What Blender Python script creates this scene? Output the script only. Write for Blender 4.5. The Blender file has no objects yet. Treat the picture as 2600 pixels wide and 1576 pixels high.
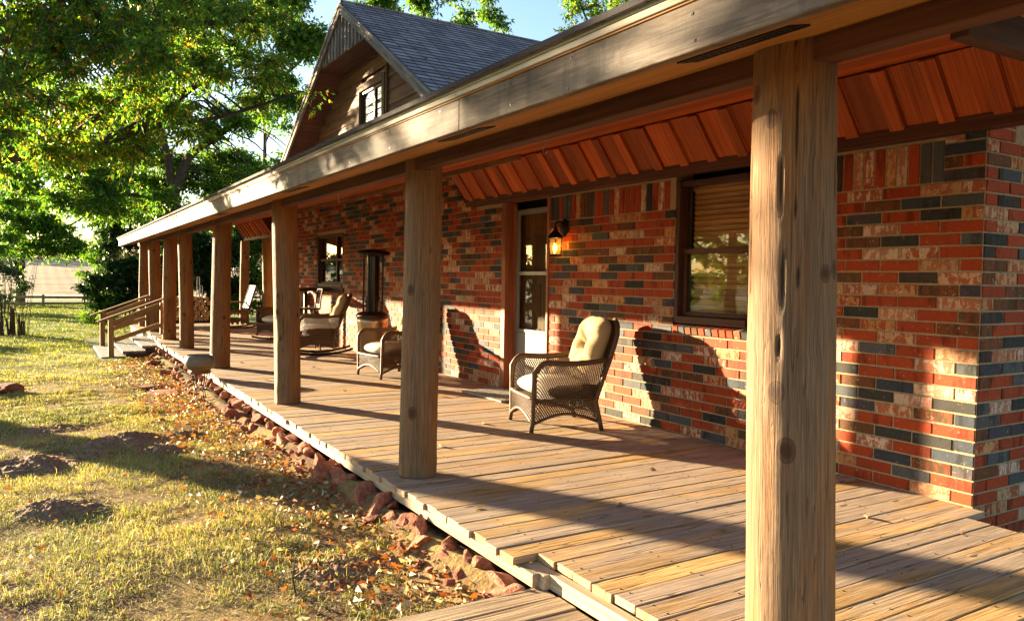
import bpy, bmesh, math, random
import numpy as np
from mathutils import Vector, Matrix, Quaternion, noise as mnoise
random.seed(7); rng = np.random.default_rng(7)
S = bpy.context.scene
COL = S.collection
PI = math.pi

# ------------------------------------------------------------------ camera
cam_d = bpy.data.cameras.new('camera'); cam = bpy.data.objects.new('camera', cam_d); COL.objects.link(cam)
YAW, PITCH, ROLL, FPX = 0.547508, -0.0401937, 0.0159063, 1953.975
fw = Vector((math.sin(YAW)*math.cos(PITCH), math.cos(YAW)*math.cos(PITCH), math.sin(PITCH)))
rt = Vector((math.cos(YAW), -math.sin(YAW), 0)); up = rt.cross(fw)
rt2 = rt*math.cos(ROLL)+up*math.sin(ROLL); up2 = -rt*math.sin(ROLL)+up*math.cos(ROLL)
cam.matrix_world = Matrix(((rt2.x, up2.x, -fw.x, 0), (rt2.y, up2.y, -fw.y, 0), (rt2.z, up2.z, -fw.z, 1.284), (0, 0, 0, 1)))
cam_d.sensor_width = 36; cam_d.lens = FPX/2600*36; cam_d.clip_start = .05; cam_d.clip_end = 3000
S.camera = cam

# ------------------------------------------------------------------ sky, sun, exposure
SUN_AZ = math.atan2(.4586, .8886)      # turned from +Y towards -X
SUN_EL = math.radians(8.8)
w = bpy.data.worlds.new('World'); S.world = w; w.use_nodes = True
nt = w.node_tree; bg = nt.nodes['Background']
sky = nt.nodes.new('ShaderNodeTexSky'); sky.sky_type = 'NISHITA'; sky.sun_disc = False
sky.sun_elevation = SUN_EL; sky.sun_rotation = -SUN_AZ; sky.air_density = 1.0; sky.dust_density = .6; sky.ozone_density = 1.6
nt.links.new(sky.outputs[0], bg.inputs[0]); bg.inputs[1].default_value = .05
sd = bpy.data.lights.new('sun', 'SUN'); sun = bpy.data.objects.new('sun', sd); COL.objects.link(sun)
sd.energy = 5.0; sd.angle = math.radians(.6); sd.color = (1.0, .78, .48)
trav = Vector((math.sin(SUN_AZ)*math.cos(SUN_EL), -math.cos(SUN_AZ)*math.cos(SUN_EL), -math.sin(SUN_EL)))
sun.rotation_euler = trav.to_track_quat('-Z', 'Y').to_euler()
sun.location = (-20, 40, 12)
S.view_settings.view_transform = 'Standard'; S.view_settings.look = 'None'
S.view_settings.exposure = 3.02; S.view_settings.gamma = 1.0
S.cycles.max_bounces = 10; S.cycles.diffuse_bounces = 6; S.cycles.transparent_max_bounces = 24
S.cycles.use_denoising = True
S.cycles.sample_clamp_indirect = 6

# ------------------------------------------------------------------ material helpers
def mat(name):
    m = bpy.data.materials.new(name); m.use_nodes = True
    n = m.node_tree.nodes; b = n['Principled BSDF']; b.inputs['Specular IOR Level'].default_value = .3
    return m, m.node_tree, b
def nd(t, typ, **kw):
    n = t.nodes.new(typ)
    for k, v in kw.items():
        if k in ('operation', 'blend_type', 'data_type', 'attribute_name', 'feature', 'distance', 'noise_dimensions', 'wave_type', 'bands_direction'): setattr(n, k, v)
        else: n.inputs[k.replace('_', ' ')].default_value = v
    return n
def lk(t, a, b): t.links.new(a, b)
def ramp(t, fac, stops, interp='LINEAR'):
    r = t.nodes.new('ShaderNodeValToRGB'); r.color_ramp.interpolation = interp
    e = r.color_ramp.elements
    while len(e) < len(stops): e.new(.5)
    for i, (p, c) in enumerate(stops):
        e[i].position = p; e[i].color = (*c, 1) if len(c) == 3 else c
    if fac is not None: lk(t, fac, r.inputs[0])
    return r
def g(v): return (v, v, v)
def mixc(t, fac, a, b, mode='MIX'):
    m = t.nodes.new('ShaderNodeMix'); m.data_type = 'RGBA'; m.blend_type = mode
    def put(s, v):
        if isinstance(v, (tuple, list)): s.default_value = (*v, 1) if len(v) == 3 else v
        elif isinstance(v, (int, float)): s.default_value = v
        else: lk(t, v, s)
    put(m.inputs[0], fac); put(m.inputs[6], a); put(m.inputs[7], b)
    return m.outputs[2]
def attr(t, name):
    a = t.nodes.new('ShaderNodeAttribute'); a.attribute_name = name; return a
def mapping(t, vec, scale):
    m = t.nodes.new('ShaderNodeMapping'); m.inputs['Scale'].default_value = scale; lk(t, vec, m.inputs[0]); return m.outputs[0]
def noise(t, vec, scale, detail=4, rough=.55, dist=0):
    n = t.nodes.new('ShaderNodeTexNoise'); n.inputs['Scale'].default_value = scale; n.inputs['Detail'].default_value = detail
    n.inputs['Roughness'].default_value = rough; n.inputs['Distortion'].default_value = dist
    if vec is not None: lk(t, vec, n.inputs['Vector'])
    return n.outputs['Fac']
def bump(t, b, h, strength, dist=.01):
    n = t.nodes.new('ShaderNodeBump'); n.inputs['Strength'].default_value = strength; n.inputs['Distance'].default_value = dist
    lk(t, h, n.inputs['Height']); lk(t, n.outputs[0], b.inputs['Normal']); return n
def math_(t, op, a, b=None):
    n = t.nodes.new('ShaderNodeMath'); n.operation = op
    for i, v in enumerate((a, b)):
        if v is None: continue
        if isinstance(v, (int, float)): n.inputs[i].default_value = v
        else: lk(t, v, n.inputs[i])
    return n.outputs[0]

def wood(name, dark, mid, light, grain=22., along=.9, knots=0.0, knotcol=(.06, .025, .01), rough=.75, bumps=.35, grey=None, greyamt=0., stain=None, crack=0., marks=None, vary=(.72, 1.22), drip=0.):
    """grain runs along the x of the 'gc' coordinate; 'rv' is a random value per piece"""
    m, t, b = mat(name)
    gc = attr(t, 'gc').outputs['Vector']; rv = attr(t, 'rv').outputs['Fac']
    v1 = mapping(t, gc, (along, grain, grain)); f1 = noise(t, v1, 1.6, 6, .62, .6)
    v2 = mapping(t, gc, (along*3, grain*4, grain*4)); f2 = noise(t, v2, 1.5, 3, .6)
    v3 = mapping(t, gc, (1.1, 3.2, 3.2)); f3 = noise(t, v3, 1.0, 3, .5)
    c = ramp(t, f1, [(.3, dark), (.5, mid), (.72, light)]).outputs[0]
    c = mixc(t, .55, c, ramp(t, f2, [(.32, g(.45)), (.62, g(1.15))]).outputs[0], 'MULTIPLY')
    c = mixc(t, .8, c, ramp(t, f3, [(.3, g(.62)), (.7, g(1.18))]).outputs[0], 'MULTIPLY')
    c = mixc(t, 1., c, ramp(t, rv, [(0, g(vary[0])), (1, g(vary[1]))]).outputs[0], 'MULTIPLY')
    if grey:
        gm = ramp(t, noise(t, mapping(t, gc, (.7, 2.6, 2.6)), 1., 4, .6), [(.5-greyamt*.4, g(1)), (.62, g(0))]).outputs[0]
        c = mixc(t, gm, c, mixc(t, 1., grey, ramp(t, f1, [(.3, g(.5)), (.7, g(1.15))]).outputs[0], 'MULTIPLY'))
    if stain:
        sm = ramp(t, noise(t, mapping(t, gc, (2.2, 5., 5.)), 1., 5, .7, 1.), [(.52, g(0)), (.66, g(1))]).outputs[0]
        sm = mixc(t, 1., sm, ramp(t, f2, [(.35, g(.5)), (.6, g(1))]).outputs[0], 'MULTIPLY')
        c = mixc(t, math_(t, 'MULTIPLY', sm, .85), c, stain)
    if drip:
        dm_ = ramp(t, noise(t, mapping(t, gc, (5.5, .8, .8)), 1.6, 5, .65, .3), [(.5, g(0)), (.68, g(1))]).outputs[0]
        dm_ = mixc(t, 1., dm_, ramp(t, f2, [(.3, g(.4)), (.6, g(1))]).outputs[0], 'MULTIPLY')
        c = mixc(t, math_(t, 'MULTIPLY', dm_, drip), c, (.035, .027, .022))
    h = math_(t, 'ADD', f1, math_(t, 'MULTIPLY', f2, .5))
    if knots:
        vo = t.nodes.new('ShaderNodeTexVoronoi'); vo.inputs['Scale'].default_value = 1.
        lk(t, mapping(t, gc, (2.2, 6., 6.)), vo.inputs['Vector'])
        km = ramp(t, vo.outputs['Distance'], [(knots*.5, g(1)), (knots, g(0))]).outputs[0]
        c = mixc(t, math_(t, 'MULTIPLY', km, .8), c, knotcol)
        h = math_(t, 'ADD', h, km)
    if crack:
        cm = ramp(t, noise(t, mapping(t, gc, (.35, 9., 9.)), 1.3, 3, .5), [(.497-crack, g(0)), (.5, g(1)), (.503+crack, g(0))]).outputs[0]
        c = mixc(t, math_(t, 'MULTIPLY', cm, .75), c, (.03, .015, .008))
        h = math_(t, 'SUBTRACT', h, math_(t, 'MULTIPLY', cm, 1.5))
    if marks:                                   # knots (r), drying checks (g) and sun bleaching (b) modelled per vertex
        sx = t.nodes.new('ShaderNodeSeparateColor'); lk(t, attr(t, 'col').outputs['Color'], sx.inputs[0])
        bl = mixc(t, 1., mixc(t, 1., marks, ramp(t, f2, [(.3, g(.5)), (.65, g(1.2))]).outputs[0], 'MULTIPLY'), ramp(t, f1, [(.3, g(.62)), (.7, g(1.2))]).outputs[0], 'MULTIPLY')
        c = mixc(t, sx.outputs[2], c, bl)
        kn_ = ramp(t, sx.outputs[0], [(.3, g(0)), (.42, g(.75)), (.6, g(.55)), (.95, g(.95))]).outputs[0]
        c = mixc(t, kn_, c, (.06, .024, .009))
        hair = ramp(t, noise(t, mapping(t, gc, (.9, 26., 26.)), 1.2, 2, .5), [(.492, g(0)), (.5, g(1)), (.508, g(0))]).outputs[0]
        c = mixc(t, math_(t, 'MULTIPLY', hair, .6), c, (.05, .026, .014)); h = math_(t, 'SUBTRACT', h, hair)
        c = mixc(t, ramp(t, sx.outputs[1], [(.3, g(0)), (.6, g(.8))]).outputs[0], c, (.02, .01, .006))
        h = math_(t, 'SUBTRACT', h, math_(t, 'MULTIPLY', sx.outputs[1], 2.))
    lk(t, c, b.inputs['Base Color']); b.inputs['Roughness'].default_value = rough
    bump(t, b, h, bumps, .006)
    return m
def plain(name, c, rough=.6, metal=0., nscale=14., var=.3, bumps=.1):
    m, t, b = mat(name)
    tc = t.nodes.new('ShaderNodeTexCoord').outputs['Object']
    f = noise(t, tc, nscale, 5, .6)
    cc = mixc(t, 1., c, ramp(t, f, [(.3, g(1-var)), (.7, g(1+var))]).outputs[0], 'MULTIPLY')
    lk(t, cc, b.inputs['Base Color']); b.inputs['Roughness'].default_value = rough; b.inputs['Metallic'].default_value = metal
    bump(t, b, f, bumps, .01)
    return m
def leafmat(name, cols, trans=.45, rough=.45):
    m, t, b = mat(name)
    ge = t.nodes.new('ShaderNodeNewGeometry')
    c = ramp(t, ge.outputs['Random Per Island'], cols).outputs[0]
    tc = t.nodes.new('ShaderNodeTexCoord').outputs['Object']
    c = mixc(t, 1., c, ramp(t, noise(t, tc, .55, 3, .6), [(.35, (.72, .8, .8)), (.65, (1.2, 1.12, .9))]).outputs[0], 'MULTIPLY')
    lk(t, c, b.inputs['Base Color']); b.inputs['Roughness'].default_value = rough
    tr = t.nodes.new('ShaderNodeBsdfTranslucent')
    lk(t, mixc(t, 1., c, (1.35, 1.4, .7), 'MULTIPLY'), tr.inputs[0])
    ms = t.nodes.new('ShaderNodeMixShader'); ms.inputs[0].default_value = trans
    lk(t, b.outputs[0], ms.inputs[1]); lk(t, tr.outputs[0], ms.inputs[2])
    lk(t, ms.outputs[0], t.nodes['Material Output'].inputs[0])
    return m
def glassmat(name, tint=(.9, .92, .9), refl=1.):
    m, t, b = mat(name)
    tr = t.nodes.new('ShaderNodeBsdfTransparent'); tr.inputs[0].default_value = (*tint, 1)
    gl = t.nodes.new('ShaderNodeBsdfGlossy'); gl.inputs['Roughness'].default_value = .012
    ge = t.nodes.new('ShaderNodeNewGeometry'); dt = t.nodes.new('ShaderNodeVectorMath'); dt.operation = 'DOT_PRODUCT'
    lk(t, ge.outputs['Normal'], dt.inputs[0]); lk(t, ge.outputs['Incoming'], dt.inputs[1])
    k5 = math_(t, 'POWER', math_(t, 'SUBTRACT', 1., math_(t, 'ABSOLUTE', dt.outputs['Value'])), 5.)
    fre = math_(t, 'ADD', math_(t, 'MULTIPLY', k5, .95), .05)
    ms = t.nodes.new('ShaderNodeMixShader')
    lk(t, math_(t, 'MULTIPLY', fre, refl), ms.inputs[0]); lk(t, tr.outputs[0], ms.inputs[1]); lk(t, gl.outputs[0], ms.inputs[2])
    lk(t, ms.outputs[0], t.nodes['Material Output'].inputs[0])
    return m

M = {}
M['post'] = wood('log_post_wood', (.16, .058, .013), (.255, .10, .024), (.32, .145, .042), 60, 1.6, 0, (.06, .022, .008), .75, .75, None, 0, None, 0, (.205, .126, .07))
M['deck'] = wood('deck_board_wood', (.26, .138, .048), (.50, .30, .112), (.62, .42, .19), 40, 1.6, .10, (.14, .065, .03), .8, .4, (.40, .30, .22), .05, None, .006, vary=(.86, 1.12))
M['greydeck'] = wood('grey_step_wood', (.10, .095, .09), (.22, .215, .215), (.36, .355, .36), 26, 2., .04, rough=.85, bumps=.5, stain=(.06, .045, .04))
M['walk'] = wood('walkway_wood', (.14, .09, .05), (.34, .24, .15), (.52, .40, .27), 30, .6, .05, rough=.85, bumps=.7, crack=.02)
M['rim'] = wood('rim_joist_wood', (.30, .22, .135), (.46, .36, .24), (.55, .45, .32), 34, .6, .04, rough=.8, bumps=.3)
M['fascia'] = wood('weathered_fascia_wood', (.07, .043, .024), (.175, .112, .066), (.29, .21, .14), 45, 2.4, .12, (.08, .045, .025), .75, .35, (.16, .14, .125), .55, (.03, .024, .02), drip=.9)
M['trimstrip'] = wood('pale_trim_wood', (.35, .3, .23), (.5, .44, .35), (.6, .54, .45), 20, .5, rough=.8)
M['soffit'] = wood('orange_soffit_wood', (.25, .10, .016), (.38, .165, .03), (.47, .23, .05), 22, .5, .05, (.12, .05, .02), .7, .2)
M['ceil'] = wood('cedar_ceiling_wood', (.25, .04, .005), (.42, .08, .009), (.52, .13, .02), 26, .5, .15, (.12, .03, .01), .7, .25, vary=(.6, 1.35))
M['beam'] = wood('dark_beam_wood', (.05, .016, .008), (.09, .032, .015), (.13, .05, .024), 20, .5, .04, rough=.75, bumps=.25)
M['trim'] = wood('dark_red_trim_wood', (.05, .016, .01), (.085, .028, .016), (.11, .04, .022), 14, .5, rough=.6, bumps=.15)
M['doorframe'] = wood('red_brown_frame_wood', (.16, .05, .022), (.26, .085, .035), (.33, .12, .05), 14, .5, rough=.6, bumps=.15)
M['gable'] = wood('gable_siding_wood', (.07, .034, .014), (.16, .08, .033), (.23, .125, .055), 16, .5, .06, (.05, .025, .012), .75, .3, None, 0, (.06, .03, .018))
M['rake'] = wood('grey_rake_wood', (.09, .075, .06), (.21, .18, .15), (.34, .30, .255), 22, .45, rough=.85, bumps=.5, stain=(.045, .04, .035))
M['rail'] = wood('stained_rail_wood', (.17, .085, .03), (.30, .165, .065), (.40, .24, .11), 18, .6, .04, rough=.75)
M['log'] = wood('firewood_bark', (.05, .03, .018), (.12, .075, .045), (.2, .13, .08), 10, 1.2, rough=.9, bumps=.8)
M['logend'] = plain('firewood_cut_end', (.42, .25, .12), .85, 0, 30, .35)
M['rockwood'] = wood('honey_rocker_wood', (.08, .032, .009), (.12, .05, .015), (.16, .075, .026), 16, .8, rough=.6)
M['bark'] = plain('tree_bark', (.06, .042, .03), .95, 0, 9, .5, .9)
M['metal'] = plain('grey_aluminium', (.30, .31, .27), .45, .6, 3, .12, .03)
M['drip'] = plain('green_grey_drip_metal', (.30, .33, .27), .4, .3, 2.5, .15, .03)
M['black'] = plain('black_metal', (.018, .016, .015), .4, .5, 20, .3, .05)
M['brown_metal'] = plain('bronze_metal', (.05, .032, .02), .4, .6, 20, .3, .05)
M['whitepaint'] = plain('white_door_paint', (.22, .215, .2), .45, 0, 5, .06, .02)
M['greyframe'] = plain('grey_door_metal', (.2, .2, .19), .4, .3, 5, .1, .02)
M['darkin'] = plain('dark_interior', (.02, .014, .01), .9)
M['blind'] = wood('wood_blind_slats', (.50, .22, .07), (.62, .3, .11), (.7, .38, .16), 20, .5, rough=.5, bumps=.05)
M['glass'] = glassmat('window_glass')
M['wicker'] = plain('brown_wicker', (.105, .055, .024), .5, 0, 160, .5, .3)
M['wicker2'] = plain('grey_brown_wicker', (.16, .105, .075), .5, 0, 160, .5, .3)
M['cushion'] = plain('cream_seat_fabric', (.74, .68, .52), .9, 0, 220, .1, .15)
M['cushion2'] = plain('tan_back_fabric', (.36, .25, .12), .9, 0, 220, .12, .2)
M['mat'] = plain('grey_door_mat', (.30, .28, .24), .95, 0, 60, .5, .8)
M['steel'] = plain('bright_steel', (.62, .62, .6), .3, .9, 5, .1, .02)
M['heater'] = plain('bronze_steel', (.36, .26, .17), .28, .85, 5, .1, .02)
M['stone'] = None
M['pipe'] = plain('pale_pole_paint', (.5, .55, .56), .45, .4)

def mk_stone():
    m, t, b = mat('red_sandstone')
    tc = t.nodes.new('ShaderNodeTexCoord').outputs['Object']
    oi = t.nodes.new('ShaderNodeObjectInfo').outputs['Random']
    f = noise(t, tc, 7, 6, .65); f2 = noise(t, tc, 26, 4, .6)
    c = ramp(t, f, [(.3, (.20, .055, .03)), (.52, (.40, .13, .07)), (.72, (.52, .24, .15))]).outputs[0]
    c = mixc(t, .6, c, ramp(t, f2, [(.3, g(.55)), (.7, g(1.2))]).outputs[0], 'MULTIPLY')
    c = mixc(t, 1., c, ramp(t, oi, [(0, (.5, .46, .46)), (.5, (.8, .8, .8)), (1, (1.15, 1.3, 1.35))]).outputs[0], 'MULTIPLY')
    lk(t, c, b.inputs['Base Color']); b.inputs['Roughness'].default_value = .92
    bump(t, b, f2, .6, .02); return m
M['stone'] = mk_stone()
def mk_brick():
    m, t, b = mat('blended_brick')
    col = attr(t, 'col'); typ = attr(t, 'rv').outputs['Fac']; gc = attr(t, 'gc').outputs['Vector']
    n1 = noise(t, gc, 22, 5, .65, .6); n2 = noise(t, mapping(t, gc, (34, 7, 7)), 1., 3, .6); n3 = noise(t, gc, 120, 3, .6)
    # blotches: rv tells how blotchy this brick is
    bl = math_(t, 'MULTIPLY', ramp(t, math_(t, 'ADD', n1, math_(t, 'MULTIPLY', math_(t, 'SUBTRACT', n2, .5), 1.1)), [(.465, g(0)), (.525, g(1))]).outputs[0], typ)
    c = mixc(t, bl, col.outputs['Color'], (.30, .05, .012))
    fl = ramp(t, noise(t, mapping(t, gc, (11, 3, 3)), 1., 3, .6), [(.54, g(0)), (.64, g(.7))]).outputs[0]
    c = mixc(t, math_(t, 'MULTIPLY', fl, math_(t, 'SUBTRACT', 1., math_(t, 'MULTIPLY', typ, .75))), c, mixc(t, 1., c, (.28, .2, .15), 'MULTIPLY'))
    lime = math_(t, 'MULTIPLY', math_(t, 'ADD', math_(t, 'MULTIPLY', typ, .8), .2), ramp(t, noise(t, gc, 34, 4, .7, .4), [(.62, g(0)), (.67, g(1))]).outputs[0])
    c = mixc(t, lime, c, (.62, .53, .42))
    c = mixc(t, .7, c, ramp(t, n3, [(.3, g(.62)), (.7, g(1.2))]).outputs[0], 'MULTIPLY')
    lk(t, c, b.inputs['Base Color']); b.inputs['Roughness'].default_value = .8
    bump(t, b, math_(t, 'ADD', n3, n1), .35, .006); return m
M['brick'] = mk_brick()
M['mortar'] = plain('mortar', (.33, .235, .14), .95, 0, 40, .25, .4)
def mk_shingle():
    m, t, b = mat('asphalt_shingles')
    gc = attr(t, 'gc').outputs['Vector']
    br = t.nodes.new('ShaderNodeTexBrick'); lk(t, gc, br.inputs['Vector'])
    br.inputs['Color1'].default_value = (.15, .125, .14, 1); br.inputs['Color2'].default_value = (.29, .25, .27, 1); br.inputs['Mortar'].default_value = (.03, .026, .03, 1)
    br.inputs['Scale'].default_value = 1; br.inputs['Brick Width'].default_value = .21; br.inputs['Row Height'].default_value = .135; br.inputs['Mortar Size'].default_value = .007; br.inputs['Bias'].default_value = -.1
    f = noise(t, gc, 90, 3, .7); f2 = noise(t, gc, 1.3, 4, .6)
    c = mixc(t, .7, br.outputs['Color'], ramp(t, f, [(.3, g(.55)), (.7, g(1.35))]).outputs[0], 'MULTIPLY')
    c = mixc(t, .5, c, ramp(t, f2, [(.3, (.7, .72, .8)), (.7, (1.2, 1.1, 1.05))]).outputs[0], 'MULTIPLY')
    lk(t, c, b.inputs['Base Color']); b.inputs['Roughness'].default_value = .9
    bump(t, b, f, .4, .004); return m
M['shingle'] = mk_shingle()
def mk_ground():
    m, t, b = mat('lawn_soil')
    tc = t.nodes.new('ShaderNodeTexCoord').outputs['Object']
    sp = t.nodes.new('ShaderNodeSeparateXYZ'); lk(t, tc, sp.inputs[0])
    f1 = noise(t, tc, 1.4, 5, .6); f2 = noise(t, tc, 22, 5, .7); f3 = noise(t, tc, .35, 4, .6)
    soil = ramp(t, f2, [(.3, (.07, .036, .022)), (.55, (.15, .083, .052)), (.75, (.24, .15, .095))]).outputs[0]
    grass = ramp(t, f2, [(.25, (.12, .085, .035)), (.5, (.25, .175, .07)), (.75, (.38, .28, .12))]).outputs[0]
    c = mixc(t, ramp(t, f1, [(.42, g(0)), (.56, g(1))]).outputs[0], soil, grass)
    farg = ramp(t, noise(t, mapping(t, tc, (.5, 1.3, 1)), 2.2, 6, .7), [(.3, (.055, .09, .018)), (.5, (.11, .14, .028)), (.7, (.22, .21, .055))]).outputs[0]
    c = mixc(t, ramp(t, math_(t, 'DIVIDE', sp.outputs[1], 40.), [(.28, g(0)), (.42, g(1))]).outputs[0], c, farg)
    field = ramp(t, noise(t, mapping(t, tc, (.15, .4, 1)), 1., 6, .65), [(.3, (.22, .15, .09)), (.5, (.36, .27, .17)), (.7, (.44, .35, .23))]).outputs[0]
    c = mixc(t, ramp(t, math_(t, 'DIVIDE', sp.outputs[1], 100.), [(.53, g(0)), (.56, g(1))]).outputs[0], c, field)
    lk(t, c, b.inputs['Base Color']); b.inputs['Roughness'].default_value = .97; b.inputs['Specular IOR Level'].default_value = .1
    bump(t, b, f2, .6, .03); return m
M['ground'] = mk_ground()
M['soil'] = plain('red_brown_soil', (.22, .128, .078), .97, 0, 45, .55, .9)
M['road'] = plain('pale_gravel_road', (.36, .33, .29), .95, 0, 3, .15, .3)
M['grass'] = leafmat('lawn_grass_blades', [(0, (.12, .20, .03)), (.25, (.24, .29, .055)), (.5, (.42, .36, .13)), (1, (.58, .46, .24))], .35, .6)
M['fargrass'] = leafmat('far_lawn_grass', [(0, (.07, .12, .02)), (.4, (.13, .19, .03)), (.75, (.26, .27, .06)), (1, (.42, .36, .13))], .35, .6)
M['thatch'] = leafmat('dead_straw', [(0, (.22, .15, .08)), (.4, (.40, .29, .15)), (.75, (.55, .42, .23)), (1, (.62, .52, .34))], .2, .7)
M['litter'] = leafmat('dry_leaf', [(0, (.14, .06, .03)), (.2, (.36, .09, .02)), (.36, (.46, .15, .03)), (.5, (.20, .12, .075)), (.78, (.30, .2, .13)), (.9, (.42, .32, .23)), (1, (.58, .5, .42))], .25, .6)
M['leafA'] = leafmat('pecan_leaf', [(0, (.045, .135, .026)), (.4, (.085, .21, .034)), (.74, (.16, .28, .034)), (.9, (.34, .37, .04)), (.96, (.52, .30, .035)), (1, (.56, .17, .025))], .58)
M['leafB'] = leafmat('green_tree_leaf', [(0, (.04, .125, .026)), (.45, (.085, .20, .03)), (.8, (.15, .26, .035)), (1, (.30, .30, .04))], .52)
M['leafD'] = leafmat('dark_shrub_leaf', [(0, (.015, .045, .015)), (.5, (.03, .075, .022)), (1, (.06, .11, .03))], .25)
M['leafY'] = leafmat('bright_shrub_leaf', [(0, (.08, .20, .02)), (.6, (.14, .29, .025)), (1, (.26, .36, .035))], .5)
M['needle'] = leafmat('brown_brush', [(0, (.10, .06, .035)), (1, (.24, .15, .09))], .2)

# ------------------------------------------------------------------ mesh builder
class MB:
    def __init__(s): s.v = []; s.f = []; s.gc = []; s.rv = []; s.col = []; s.smooth = False; s.mi = []
    def add(s, verts, faces, gc=None, rv=None, col=None, mi=0):
        o = len(s.v); s.v += [tuple(p) for p in verts]; s.f += [tuple(i+o for i in f) for f in faces]
        n = len(verts)
        s.gc += [tuple(p) for p in (gc if gc is not None else verts)]
        s.rv += [random.random() if rv is None else rv]*n if not isinstance(rv, list) else rv
        s.col += [col or (1, 1, 1)]*n; s.mi += [mi]*len(faces)
    def box(s, c, size, R=None, ch=.003, axis=None, rv=None, col=None, mi=0):
        h = [d/2 for d in size]; ch = min(ch, min(h)*.6)
        vs = []; idx = {}
        for sx in (-1, 1):
            for sy in (-1, 1):
                for sz in (-1, 1):
                    for a in range(3):
                        sg = (sx, sy, sz)
                        p = [sg[k]*(h[k] if k == a else h[k]-ch) for k in range(3)]
                        idx[(sx, sy, sz, a)] = len(vs); vs.append(Vector(p))
        fs = []
        for a in range(3):
            o = [k for k in range(3) if k != a]
            for sg in (-1, 1):
                q = []
                for (s1, s2) in ((-1, -1), (1, -1), (1, 1), (-1, 1)):
                    k = [0, 0, 0]; k[a] = sg; k[o[0]] = s1; k[o[1]] = s2; q.append(idx[(*k, a)])
                fs.append(q)
        for d in range(3):
            a, b2 = [k for k in range(3) if k != d]
            for s1 in (-1, 1):
                for s2 in (-1, 1):
                    def key(sd, ax):
                        k = [0, 0, 0]; k[d] = sd; k[a] = s1; k[b2] = s2; return idx[(*k, ax)]
                    fs.append([key(-1, a), key(-1, b2), key(1, b2), key(1, a)])
        for sx in (-1, 1):
            for sy in (-1, 1):
                for sz in (-1, 1): fs.append([idx[(sx, sy, sz, a)] for a in range(3)])
        out = []
        for f in fs:
            p = [vs[i] for i in f]; n = (p[1]-p[0]).cross(p[2]-p[0]); ce = sum(p, Vector())/len(p)
            out.append(f if n.dot(ce) > 0 else f[::-1])
        ax = axis if axis is not None else max(range(3), key=lambda k: size[k])
        o = [k for k in range(3) if k != ax]; off = (random.uniform(-40, 40), random.uniform(-40, 40), random.uniform(-40, 40))
        gc = [(p[ax]+off[0], p[o[0]]+off[1], p[o[1]]+off[2]) for p in vs]
        c = Vector(c)
        if R is not None: vs = [R @ p for p in vs]
        s.add([p+c for p in vs], out, gc, rv, col, mi)
    def beam(s, a, b, wid, thk, upv=(0, 0, 1), ch=.003, rv=None, mi=0):
        a = Vector(a); b = Vector(b); x = (b-a); L = x.length; x.normalize(); z = Vector(upv); z = (z-x*z.dot(x)).normalized(); y = z.cross(x)
        R = Matrix((x, y, z)).transposed()
        s.box((a+b)/2, (L, wid, thk), R, ch, 0, rv, None, mi)
    def tube(s, pts, rad, n=8, cap=True, rv=None, mi=0, gcs=1.):
        pts = [Vector(p) for p in pts]; m = len(pts)
        if not hasattr(rad, '__len__'): rad = [rad]*m
        vs = []; gc = []; prev = None; acc = 0; off = random.uniform(-30, 30)
        for i, p in enumerate(pts):
            d = (pts[min(i+1, m-1)]-pts[max(i-1, 0)])
            d = d.normalized() if d.length > 1e-9 else Vector((0, 0, 1))
            if prev is None:
                u = d.cross(Vector((0, 0, 1)) if abs(d.z) < .95 else Vector((1, 0, 0))).normalized()
            else:
                u = (prev-d*prev.dot(d)); u = u.normalized() if u.length > 1e-6 else d.orthogonal().normalized()
            prev = u; q = d.cross(u)
            if i: acc += (p-pts[i-1]).length
            for k in range(n):
                a = 2*PI*k/n; vs.append(p+(u*math.cos(a)+q*math.sin(a))*rad[i]); gc.append((acc*gcs+off, math.cos(a)*rad[i]*1.5+off, math.sin(a)*rad[i]*1.5))
        fs = [[i*n+k, i*n+(k+1) % n, (i+1)*n+(k+1) % n, (i+1)*n+k] for i in range(m-1) for k in range(n)]
        if cap: fs += [list(range(n))[::-1], list(range((m-1)*n, m*n))]
        s.add(vs, fs, gc, rv, None, mi)
    def lathe(s, prof, c=(0, 0, 0), n=32, mi=0, rv=None):
        c = Vector(c); vs = []; m = len(prof)
        for r, z in prof:
            for k in range(n): a = 2*PI*k/n; vs.append(c+Vector((r*math.cos(a), r*math.sin(a), z)))
        fs = [[i*n+k, i*n+(k+1) % n, (i+1)*n+(k+1) % n, (i+1)*n+k] for i in range(m-1) for k in range(n)]
        s.add(vs, fs, None, rv, None, mi)
    def quad(s, p, gc=None, rv=None, mi=0): s.add(p, [tuple(range(len(p)))], gc, rv, None, mi)
    def grid(s, P, nu, nv, mi=0, rv=None, gc=None):
        vs = [P(i/nu, j/nv) for j in range(nv+1) for i in range(nu+1)]
        fs = [[j*(nu+1)+i, j*(nu+1)+i+1, (j+1)*(nu+1)+i+1, (j+1)*(nu+1)+i] for j in range(nv) for i in range(nu)]
        s.add(vs, fs, gc, rv, None, mi)
    def build(s, name, mats, parent=None, smooth=False, loc=None):
        me = bpy.data.meshes.new(name)
        o = Vector(parent['_o']) if (parent and parent.get('_o')) else Vector()
        V = np.array(s.v, dtype=np.float32)-np.array(o, dtype=np.float32)
        me.from_pydata(V.tolist(), [], s.f)
        mats = mats if isinstance(mats, (list, tuple)) else [mats]
        for mm in mats: me.materials.append(mm)
        if len(mats) > 1: me.polygons.foreach_set('material_index', s.mi)
        a = me.attributes.new('gc', 'FLOAT_VECTOR', 'POINT'); a.data.foreach_set('vector', np.array(s.gc, dtype=np.float32).ravel())
        a = me.attributes.new('rv', 'FLOAT', 'POINT'); a.data.foreach_set('value', np.array(s.rv, dtype=np.float32))
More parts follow.
